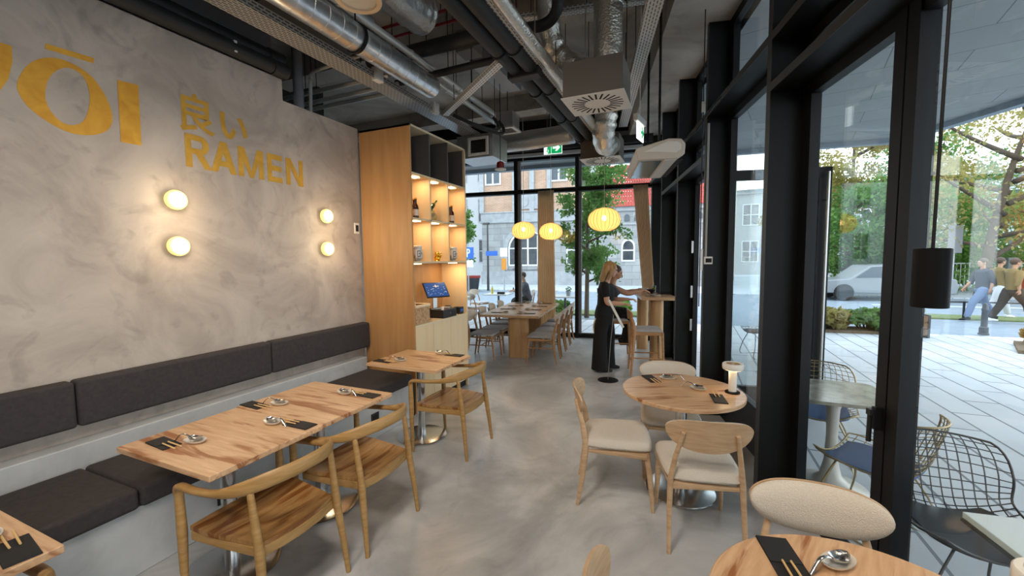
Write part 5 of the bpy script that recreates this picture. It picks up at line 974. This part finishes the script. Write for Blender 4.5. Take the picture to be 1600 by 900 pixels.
# ---- buildings across the street (turned like the back window)
def BW(name, label, cx, cy, rz=BA): return thing(name, label, 'building', (cx, cy, G), rz)
def win(par, x0, x1, z0, z1, arch=0, cols=2, rows=2, y=0, fr='frame_white', th=.09):
    M = Matrix.Translation((0, y, 0)) @ Matrix.Rotation(pi/2, 4, 'X')
    def outl(d):
        a, b_, c, e = x0+d, x1-d, z0+d, z1-d
        if not arch: return [(a, c), (b_, c), (b_, e), (a, e)]
        n = 10; return [(a, c), (b_, c)]+[((a+b_)/2+(b_-a)/2*cos(pi*k/n), e-arch+arch*sin(pi*k/n)) for k in range(n+1)]
    f = obj('window', MB().ring(outl(0), outl(th), -.02, .06, M), fr, par); b = MB()
    for k in range(1, cols): xx = x0+(x1-x0)*k/cols; b.box(xx-.05, xx+.05, y-.05, y+.02, z0+th*.5, z1-th*.5-(arch*.25 if arch else 0))
    for k in range(1, rows): zz = z0+(z1-z0)*k/rows; b.box(x0+th*.5, x1-th*.5, y-.045, y+.02, zz-.04, zz+.04)
    if b.v: obj('glazing_bar', b, fr, f)
    obj('pane', MB().prism(outl(th*.5), -.015, .0, M), 'pane_dark', f); return f
B1 = BW('building', 'large building with a stone base and brick upper floors across the street', -9.0, 25.5)
obj('wall', MB().box(-4.0, 3.55, 0, 8, 0, 4.1), 'stone_wall', B1); obj('wall', MB().box(-4.0, 3.55, .08, 8, 4.75, 16), 'brick_wall', B1)
obj('cornice', MB().box(-4.1, 3.6, -.12, .3, 4.1, 4.22).box(-4.06, 3.58, -.05, .3, 4.22, 4.75).box(-4.1, 3.6, -.1, .3, 4.75, 4.82), 'stone_plain', B1); obj('plinth', MB().box(-4.06, 3.58, -.08, .2, 0, .9), 'stone_plain', B1)
for x in (-4.0, -1.7, -.55, .6, 3.35): obj('pilaster', MB().box(x-.16, x+.16, -.04, .2, 4.82, 16), 'stone_plain', B1)
for x in (-1.12, .05): obj('plaque', MB().box(x-.5, x+.5, -.02, .2, 4.95, 5.95), 'stone_plain', B1); obj('relief', MB().lathe([(.25, 0), (.36, 0), (.36, .04), (.25, .04)], 20, Matrix.Translation((x, -.02, 5.45)) @ Matrix.Rotation(pi/2, 4, 'X')), 'stone_plain', B1)
win(B1, -2.15, .5, 1.25, 3.55, 1.1, 4, 2); win(B1, 1.7, 3.0, 1.3, 3.2, .5, 2, 2)
obj('arch_moulding', MB().ring([(-2.5, 1.0), (.85, 1.0)]+[(-.825+1.675*cos(pi*k/12), 2.45+1.4*sin(pi*k/12)) for k in range(13)], [(-2.2, 1.0), (.55, 1.0)]+[(-.825+1.375*cos(pi*k/12), 2.45+1.1*sin(pi*k/12)) for k in range(13)], -.0, .08, Matrix.Rotation(pi/2, 4, 'X')), 'stone_plain', B1)
for x in (-3.2, 1.2, 2.6):
    for z in (6.6, 10.4): win(B1, x-.55, x+.55, z, z+2.0, 0, 2, 2, y=.06)
B2 = BW('building', 'lower stone wing with a red tiled roof and small arched frieze', -2.4, 26.2)
obj('wall', MB().box(-2.9, 3.2, 0, 6, 0, 4.55), 'stone_wall', B2); obj('cornice', MB().box(-2.95, 3.3, -.15, .2, 4.55, 4.85), 'stone_plain', B2); obj('string_course', MB().box(-2.95, 3.3, -.08, .1, 3.72, 3.84), 'stone_plain', B2)
for k in range(10): obj('frieze_arch', MB().prism([(-2.55+k*.58, 3.95), (-2.25+k*.58, 3.95), (-2.25+k*.58, 4.2)]+[(-2.4+k*.58+.15*cos(pi*q/6), 4.2+.15*sin(pi*q/6)) for q in range(1, 6)]+[(-2.55+k*.58, 4.2)], -.02, .05, Matrix.Rotation(pi/2, 4, 'X')), 'pane_dark', B2)
win(B2, -1.55, -.75, 1.5, 2.85, .4, 1, 2); win(B2, -.25, .45, 1.1, 2.95, .1, 1, 3); win(B2, 1.8, 2.6, 1.5, 2.9, .4, 1, 2)
rf = MB(); nx = 42
for k in range(nx):
    x = -3.0+6.4*k/nx; w_ = 6.4/nx
    for j in range(9):
        y0, z0, y1, z1 = -.3+j*.42, 4.8+j*.36, -.3+(j+1)*.44, 4.8+(j+1)*.36-.02
        rf.add([(x, y0, z0), (x+w_*.5, y0, z0+.07), (x+w_, y0, z0), (x, y1, z1), (x+w_*.5, y1, z1+.07), (x+w_, y1, z1)], [(0, 1, 4, 3), (1, 2, 5, 4), (0, 2, 1)])
obj('roof', rf, 'roof_tile', B2)
B3 = BW('building', 'cream building with vertical ribs behind the red tiled roof', -2.0, 34.0)
obj('wall', MB().box(-2.4, 5, 0, 6, 0, 15), 'render_cream', B3); m = MB()
for k in range(9): obj('wall_rib', MB().box(-2.3+k*.86, -2.05+k*.86, -.2, 0, 4, 15), 'render_cream', B3)
B4 = BW('building', 'white building with rows of small windows at the far left', -19.5, 31.0)
obj('wall', MB().box(-9, 4.6, 0, 8, 0, 16), 'render_white', B4)
for i in range(6):
    for j in range(4): win(B4, -7.6+i*2.1, -6.5+i*2.1, 1.4+j*3.4, 3.4+j*3.4, 0, 2, 2, fr='stone_plain')
B5 = BW('building', 'long pale building behind the trees on the right', 14, 44, radians(-4)); obj('wall', MB().box(-14, 26, 0, 8, 0, 7.5), 'render_white', B5); obj('cornice', MB().box(-14.2, 26.2, -.3, .2, 7.5, 7.9), 'stone_plain', B5)
for i in range(13): win(B5, -12.6+i*2.9, -11.2+i*2.9, 1.2, 3.2, 0, 2, 2); win(B5, -12.6+i*2.9, -11.2+i*2.9, 4.6, 6.6, 0, 2, 2)
# ================================================================ people
def V3(*a): return Vector(a)
def hand(mb, wrist, d, up, s=1.0, curl=.5, side=1):
    """palm with four fingers of unequal length and a thumb; d = direction of the palm, up = back of the hand"""
    w = Vector(wrist); d = Vector(d).normalized(); up = Vector(up); up = (up-d*up.dot(d)).normalized(); sd = d.cross(up)*side
    k = w+d*.085*s
    mb.tube([tuple(w-d*.01), tuple(w+d*.03*s), tuple(w+d*.065*s), tuple(k)], [(.022*s, .02*s), (.033*s, .017*s), (.039*s, .015*s), (.036*s, .012*s)], 10, up=tuple(up))
    for i, L in enumerate((.070, .078, .073, .058)):
        o = (i-1.5)*.0195*s; p = k-d*.008+sd*o; pts = [p]; a = curl*.45
        for q in range(3):
            dd = d*cos(a)-up*sin(a)+sd*(i-1.5)*.04; p = p+dd*L*s*(.42, .32, .26)[q]; pts.append(p); a += curl*.75
        mb.tube([tuple(x) for x in pts], [.0092*s, .0088*s, .0078*s, .0062*s], 8)
    t0 = w+d*.028*s-sd*.026*s; t1 = t0+(d*.6-sd*.75-up*.15).normalized()*.036*s; t2 = t1+(d*.95-sd*.2-up*.3).normalized()*.03*s; t3 = t2+(d-up*.3).normalized()*.022*s
    mb.tube([tuple(x) for x in (t0, t1, t2, t3)], [.0125*s, .0112*s, .0098*s, .0075*s], 8)
def head_parts(c, f, up, s=1.0):
    """matrix of a head: local x = face direction, z = up; c = centre of the head"""
    f = Vector(f).normalized(); up = Vector(up); up = (up-f*up.dot(f)).normalized(); r = up.cross(f)
    return Matrix(((f.x, r.x, up.x, c[0]), (f.y, r.y, up.y, c[1]), (f.z, r.z, up.z, c[2]), (0, 0, 0, 1))) @ Matrix.Scale(s, 4)
def add_head(mb, M):
    mb.ell((-.008, 0, .022), (.098, .076, .098), 20, 14, M)
    mb.tube([(.022, 0, .03), (.03, 0, -.03), (.04, 0, -.075), (.045, 0, -.103)], [(.068, .07), (.062, .062), (.045, .045), (.022, .024)], 14, up=(1, 0, 0), M=M)
    mb.tube([(.082, 0, .018), (.094, 0, -.008), (.106, 0, -.028), (.092, 0, -.036)], [.009, .011, .0145, .011], 8, M=M)      # nose
    mb.tube([(.076, -.024, -.066), (.087, 0, -.064), (.076, .024, -.066)], .0085, 8, M=M)                                   # lips
    mb.tube([(.078, -.048, .028), (.09, -.02, .032), (.09, .02, .032), (.078, .048, .028)], .008, 8, M=M)                       # brow
    for s in (-1, 1): mb.ell((-.01, s*.077, -.005), (.02, .009, .03), 10, 8, M)                                             # ears
def add_face(t, M, body):
    for s in (-1, 1): obj('eye', MB().ell((.0835, s*.031, .008), (.009, .0125, .0085), 12, 8, M), 'eye_dark', t, smooth=True)
    obj('mouth', MB().tube([(.083, -.02, -.066), (.094, 0, -.064), (.083, .02, -.066)], .006, 8, M=M), 'lip', t, smooth=True)
def torso(mb, pts, rad, fwd): mb.tube(spline(pts, 4), [tuple(Vector(a).lerp(Vector(b_), q/4)) for a, b_ in zip(rad[:-1], rad[1:]) for q in range(4)]+[rad[-1]], 18, up=fwd)
def limb(mb, pts, rad, n=12):
    P = spline(pts, 5); R = [rad[i]+(rad[i+1]-rad[i])*q/5 for i in range(len(rad)-1) for q in range(5)]+[rad[-1]]; mb.tube(P, R, n)
def shoe(t, foot, d, m='rubber_black', L=.25):
    d = Vector(d); d.z = 0; d.normalize(); r = Vector((-d.y, d.x, 0)); M = Matrix(((d.x, r.x, 0, foot[0]), (d.y, r.y, 0, foot[1]), (0, 0, 1, foot[2]), (0, 0, 0, 1)))
    obj('shoe', MB().tube([(-.075, 0, .045), (-.05, 0, .05), (.03, 0, .045), (.11, 0, .032), (.165, 0, .025)], [(.03, .042), (.038, .05), (.04, .042), (.043, .03), (.026, .018)], 12, up=(0, 0, 1), M=M), m, t, smooth=True)
# ---- waitress: stands facing the high table (local +x), right side to the camera
t = thing('person', 'woman in black T-shirt and wide black trousers standing by the high table, blond hair', 'person', (-1.17, 6.22, 0), radians(8))
b = MB(); HC = (.075, 0, 1.515); MHd = head_parts(HC, (1, .12, -.18), (.12, 0, 1), .98)
add_head(b, MHd); limb(b, [(.0, 0, 1.30), (.03, 0, 1.38), (.06, 0, 1.46)], [.058, .048, .05])
for s in (-1, 1):
    sh = V3(.0, .165*s, 1.30); el = V3(.045, .215*s, 1.045) if s < 0 else V3(.10, .20*s, 1.06); wr = V3(.265, .17*s, 1.03) if s < 0 else V3(.33, .12*s, 1.07)
    limb(b, [tuple(sh), tuple(sh.lerp(el, .5)), tuple(el), tuple(el.lerp(wr, .45)), tuple(wr)], [.05, .044, .037, .036, .024]); hand(b, wr, wr-el, (0, 0, 1), .95, .75, s)
torso(b, [(0, 0, .95), (0, 0, 1.1), (0, 0, 1.25), (0, 0, 1.33)], [(.13, .09), (.125, .09), (.15, .09), (.10, .06)], (1, 0, 0))
body = obj('body', b, 'skin_pale', t, remesh=.0062); add_face(t, MHd, body)
m = MB(); torso(m, [(-.01, 0, .88), (-.005, 0, 1.0), (.01, 0, 1.12), (.01, 0, 1.24), (.0, 0, 1.315), (.008, 0, 1.345)], [(.17, .125), (.155, .115), (.155, .125), (.18, .125), (.165, .09), (.07, .06)], (1, 0, 0))
for s in (-1, 1): limb(m, [(0, .14*s, 1.305), (.008, .185*s, 1.25), (.03, .21*s, 1.13)], [.066, .066, .062])
obj('t_shirt', m, 'cloth_black', t, remesh=.011)
m = MB(); torso(m, [(-.01, 0, .70), (-.02, 0, .84), (-.01, 0, .95), (-.005, 0, 1.0)], [(.14, .12), (.19, .14), (.17, .125), (.155, .112)], (1, 0, 0))
for s in (-1, 1): limb(m, [(-.01, .085*s, .86), (-.01+.05*s, .095*s, .6), (-.02+.05*s, .10*s, .3), (-.02+.05*s, .105*s, .03)], [.108, .102, .11, .128], 16)
obj('trousers', m, 'cloth_black', t, remesh=.013)
for s in (-1, 1): shoe(t, (.0+.05*s, .10*s, 0), (1, .1*s, 0))
m = MB(); m.ell((-.022, 0, .03), (.105, .094, .105), 18, 12, MHd)
for k in range(-4, 5): a = k/4*1.25; m.tube([tuple(MHd @ V3(-.03-.065*cos(a), .078*sin(a), .05)), tuple(MHd @ V3(-.05-.06*cos(a), .088*sin(a), -.05)), tuple(MHd @ V3(-.075-.045*cos(a), .085*sin(a), -.16)), tuple(MHd @ V3(-.085-.02*cos(a), .075*sin(a), -.25))], [.026, .028, .026, .01], 8)
for s in (-1, 1): m.tube([tuple(MHd @ V3(.05, .02*s, .105)), tuple(MHd @ V3(.04, .075*s, .05)), tuple(MHd @ V3(.012, .092*s, -.03)), tuple(MHd @ V3(-.02, .088*s, -.15))], [.02, .024, .026, .014], 8)
obj('hair', m, 'blond', t, remesh=.011)
m = MB()
for (y0, y1, z0, z1) in ((-.06, -.035, 1.17, 1.24), (-.02, .005, 1.17, 1.24), (.02, .05, 1.17, 1.24), (-.05, .04, 1.12, 1.13), (-.06, .05, 1.225, 1.24)): m.box(-.1185, -.1105, y0, y1, z0, z1)
obj('shirt_print', m, 'print_white', t)
obj('waist_cloth', MB().tube(spline([(-.13, -.1, .80), (-.16, -.11, .70), (-.155, -.115, .60), (-.13, -.11, .53)], 4), [(.03, .012)]*12+[(.02, .01)], 8, up=(1, 0, 0)), 'liner', t, smooth=True)
# ---- guest on the far stool, reaching over the table
q = FP(4.3, -.82); t = thing('person', 'guest in dark clothes sitting on the far bar stool, reaching over the high table', 'person', (q[0], q[1], 0), FA)
b = MB(); HC = (.10, 0, 1.44); MHd = head_parts(HC, (1, -.1, -.25), (.15, 0, 1), .98); add_head(b, MHd); limb(b, [(.03, 0, 1.22), (.05, 0, 1.31), (.085, 0, 1.39)], [.058, .05, .052])
for s in (-1, 1):
    sh = V3(.03, .17*s, 1.19); el = V3(.27, .19*s, 1.10); wr = V3(.52, .10*s, 1.14)
    limb(b, [tuple(sh), tuple(sh.lerp(el, .5)), tuple(el), tuple(el.lerp(wr, .45)), tuple(wr)], [.052, .045, .039, .037, .025]); hand(b, wr, (1, -.15*s, -.1), (0, 0, 1), 1.0, .8, s)
torso(b, [(-.03, 0, .80), (0, 0, 1.0), (.02, 0, 1.15), (.03, 0, 1.23)], [(.14, .10), (.13, .10), (.15, .09), (.09, .06)], (1, 0, 0)); body = obj('body', b, 'skin', t, remesh=.0065); add_face(t, MHd, body)
m = MB(); torso(m, [(-.05, 0, .74), (-.04, 0, .86), (-.01, 0, 1.02), (.02, 0, 1.15), (.025, 0, 1.21), (.04, 0, 1.245)], [(.19, .14), (.17, .13), (.165, .13), (.185, .12), (.16, .09), (.07, .06)], (1, 0, 0))
for s in (-1, 1): limb(m, [(.03, .15*s, 1.19), (.07, .19*s, 1.14), (.12, .21*s, 1.08)], [.066, .064, .058])
obj('t_shirt', m, 'cloth_grey', t, remesh=.012)
m = MB(); torso(m, [(-.09, 0, .76), (-.04, 0, .76), (.02, 0, .76)], [(.15, .07), (.18, .085), (.17, .08)], (0, 0, 1))
for s in (-1, 1): limb(m, [(-.03, .10*s, .765), (.17, .12*s, .765), (.30, .125*s, .72), (.27, .12*s, .45), (.235, .11*s, .275)], [.088, .08, .066, .055, .05])
obj('trousers', m, 'cloth_black', t, remesh=.012)
for s in (-1, 1): shoe(t, (.22, .11*s, .218), (1, 0, 0))
m = MB(); m.ell((-.02, 0, .035), (.105, .084, .098), 16, 10, MHd).tube([tuple(MHd @ V3(-.08, 0, .0)), tuple(MHd @ V3(-.1, 0, -.1)), tuple(MHd @ V3(-.09, 0, -.18))], [.06, .055, .02], 12); obj('hair', m, 'brown_hair', t, remesh=.012)
# ---- walkers outside
def walker(label, loc, rz, top, legs, shoes='rubber_black', hair='brown_hair', phase=1, s=1.0, wide=1.0):
    t = thing('person', label, 'person', loc, rz, 'people walking past outside'); t.scale = (s, s, s)
    b = MB(); MHd = head_parts((.03, 0, 1.60), (1, 0, -.05), (0, 0, 1), 1.0); add_head(b, MHd); limb(b, [(0, 0, 1.38), (.01, 0, 1.46), (.02, 0, 1.54)], [.06, .05, .052])
    for q in (-1, 1):
        sh = V3(0, .18*q, 1.38); el = V3(-.08*q*phase, .23*q, 1.10); wr = V3(.10-.14*q*phase, .22*q, .90)
        limb(b, [tuple(sh), tuple(sh.lerp(el, .5)), tuple(el), tuple(el.lerp(wr, .45)), tuple(wr)], [.052, .046, .04, .038, .026]); hand(b, wr, wr-el, (0, q, 0), 1.0, .5, q)
    torso(b, [(0, 0, .95), (0, 0, 1.15), (0, 0, 1.32), (0, 0, 1.42)], [(.14, .09), (.13, .09), (.16, .09), (.09, .06)], (1, 0, 0)); body = obj('body', b, 'skin', t, remesh=.0085); add_face(t, MHd, body)
    m = MB(); torso(m, [(0, 0, .88), (0, 0, 1.02), (0, 0, 1.2), (0, 0, 1.34), (0, 0, 1.40), (.01, 0, 1.44)], [(.185, .13), (.17, .12), (.18, .125), (.19, .12), (.16, .09), (.07, .06)], (1, 0, 0))
    for q in (-1, 1): limb(m, [(0, .155*q, 1.385), (-.04*q*phase, .21*q, 1.24), (-.08*q*phase, .23*q, 1.10), (.0-.11*q*phase, .225*q, .99)], [.082, .072, .060, .047])
    obj('jacket', m, top, t, remesh=.014)
    m = MB(); torso(m, [(0, 0, .78), (0, 0, .88), (0, 0, .98)], [(.15, .11), (.185, .13), (.165, .115)], (1, 0, 0))
    for q in (-1, 1):
        x = .33*q*phase; kn = V3(x*.62+.05, .095*q, .5); an = V3(x*1.05-(.03 if x < 0 else -.02), .09*q, .10 if x > 0 else .13); limb(m, [(0, .09*q, .88), tuple(V3(x*.3+.02, .095*q, .7)), tuple(kn), tuple(kn.lerp(an, .5)), tuple(an)], [.1*wide, .09*wide, .07*wide, .066*wide, .055*wide], 14); shoe(t, (an.x, an.y, an.z-.1), (1, 0, 0), shoes)
    obj('trousers', m, legs, t, remesh=.014)
    obj('hair', MB().ell((-.02, 0, .035), (.106, .085, .1), 16, 10, MHd), hair, t, smooth=True)
walker('person walking past outside in a dark top and pale blue jeans', (7.05, 14.9, G), radians(190), 'cloth_grey', 'denim', phase=1, s=.95, wide=1.2)
walker('person walking past outside in an olive top and wide dark brown trousers', (7.45, 14.55, G), radians(12), 'khaki', 'cloth_brown', 'frame_white', phase=-1, s=.95, wide=1.25)
walker('person walking past outside in a light top and white trousers', (7.7, 15.6, G), radians(15), 'khaki', 'cloth_white', 'frame_white', phase=1, s=.96, wide=1.15)
# ---- person sitting on the terrace behind the back window
t = thing('person', 'person in dark clothes sitting on the terrace behind the left window post', 'person', (-4.55, 11.4, G), radians(-150))
b = MB(); MHd = head_parts((.04, 0, 1.22), (1, 0, -.2), (.1, 0, 1), 1.0); add_head(b, MHd); limb(b, [(-.03, 0, .99), (-.01, 0, 1.08), (.02, 0, 1.16)], [.06, .05, .052])
for s in (-1, 1):
    sh = V3(-.02, .18*s, .97); el = V3(.10, .23*s, .76); wr = V3(.31, .14*s, .80); limb(b, [tuple(sh), tuple(el), tuple(wr)], [.05, .04, .026]); hand(b, wr, (1, -.2*s, -.05), (0, 0, 1), 1, .6, s)
torso(b, [(-.1, 0, .52), (-.06, 0, .75), (-.03, 0, .95), (-.03, 0, 1.03)], [(.14, .1), (.13, .1), (.16, .09), (.09, .06)], (1, 0, 0)); body = obj('body', b, 'skin', t, remesh=.0085); add_face(t, MHd, body)
m = MB(); torso(m, [(-.12, 0, .48), (-.1, 0, .62), (-.05, 0, .82), (-.03, 0, .95), (-.02, 0, 1.01), (-.02, 0, 1.05)], [(.19, .14), (.17, .13), (.18, .13), (.19, .12), (.16, .09), (.07, .06)], (1, 0, 0))
for s in (-1, 1): limb(m, [(-.02, .16*s, .97), (.04, .21*s, .86), (.11, .225*s, .775), (.2, .19*s, .785)], [.080, .068, .058, .047])
obj('jacket', m, 'cloth_grey', t, remesh=.014)
m = MB(); torso(m, [(-.16, 0, .53), (-.1, 0, .53), (-.02, 0, .53)], [(.16, .07), (.19, .085), (.17, .08)], (0, 0, 1))
for s in (-1, 1): limb(m, [(-.08, .1*s, .535), (.14, .12*s, .535), (.30, .12*s, .48), (.29, .115*s, .28), (.27, .11*s, .08)], [.09, .082, .068, .056, .05])
obj('trousers', m, 'cloth_black', t, remesh=.014)
for s in (-1, 1): shoe(t, (.28, .11*s, 0), (1, 0, 0))
obj('hair', MB().ell((-.02, 0, .035), (.106, .085, .1), 16, 10, MHd), 'brown_hair', t, smooth=True)
dup(dc, (-4.52, 11.42, G), radians(-150), 'terrace chair carrying the person behind the left window post', 'terrace chairs outside the back window')
# ================================================================ spotlights added out of view to brighten the room
for k, (x, y, z, tx, ty, tz) in enumerate(((-1.1, -.5, 2.75, -3.4, .8, .9), (-.75, .1, 2.85, -3.4, 2.5, 1.0), (-1.2, 1.2, 4.1, -2.6, 2.9, .4), (-1.2, -1.6, 3.9, -1.0, 1.6, 0), (-.2, -.2, 3.9, .2, 2.4, .4), (-1.0, .2, 4.1, -1.2, 3.6, 0))):
    t = thing('added_spotlight', 'added unseen black spotlight ' + ('aimed at the near end of the bench back', 'aimed at the middle of the plaster wall', 'high above the joined tables', 'farthest behind the camera', 'aimed at the round tables', 'aimed along the aisle floor')[k], 'lamp', (x, y, z), 0, 'added fill spotlights')
    d = (Vector((tx, ty, tz))-Vector((x, y, z))).normalized(); t.rotation_euler = (-d).to_track_quat('Z', 'Y').to_euler()
    obj('shade', MB().lathe([(.05, -.1), (.055, -.1), (.055, .1), (.01, .105)], 24), 'black_paint', t, smooth=40); obj('diffuser', MB().lathe([(.045, -.08), (.045, -.078)], 20), 'lamp_white', t)
    light('lamp_beam', 'SPOT', (0, 0, -.11), FILL_SPOT_POWER*(.62, .75, 1, 1.5, .9, 1.5)[k], (1, .91, .81), t, spot_size=radians(92), spot_blend=1, shadow_soft_size=.25)
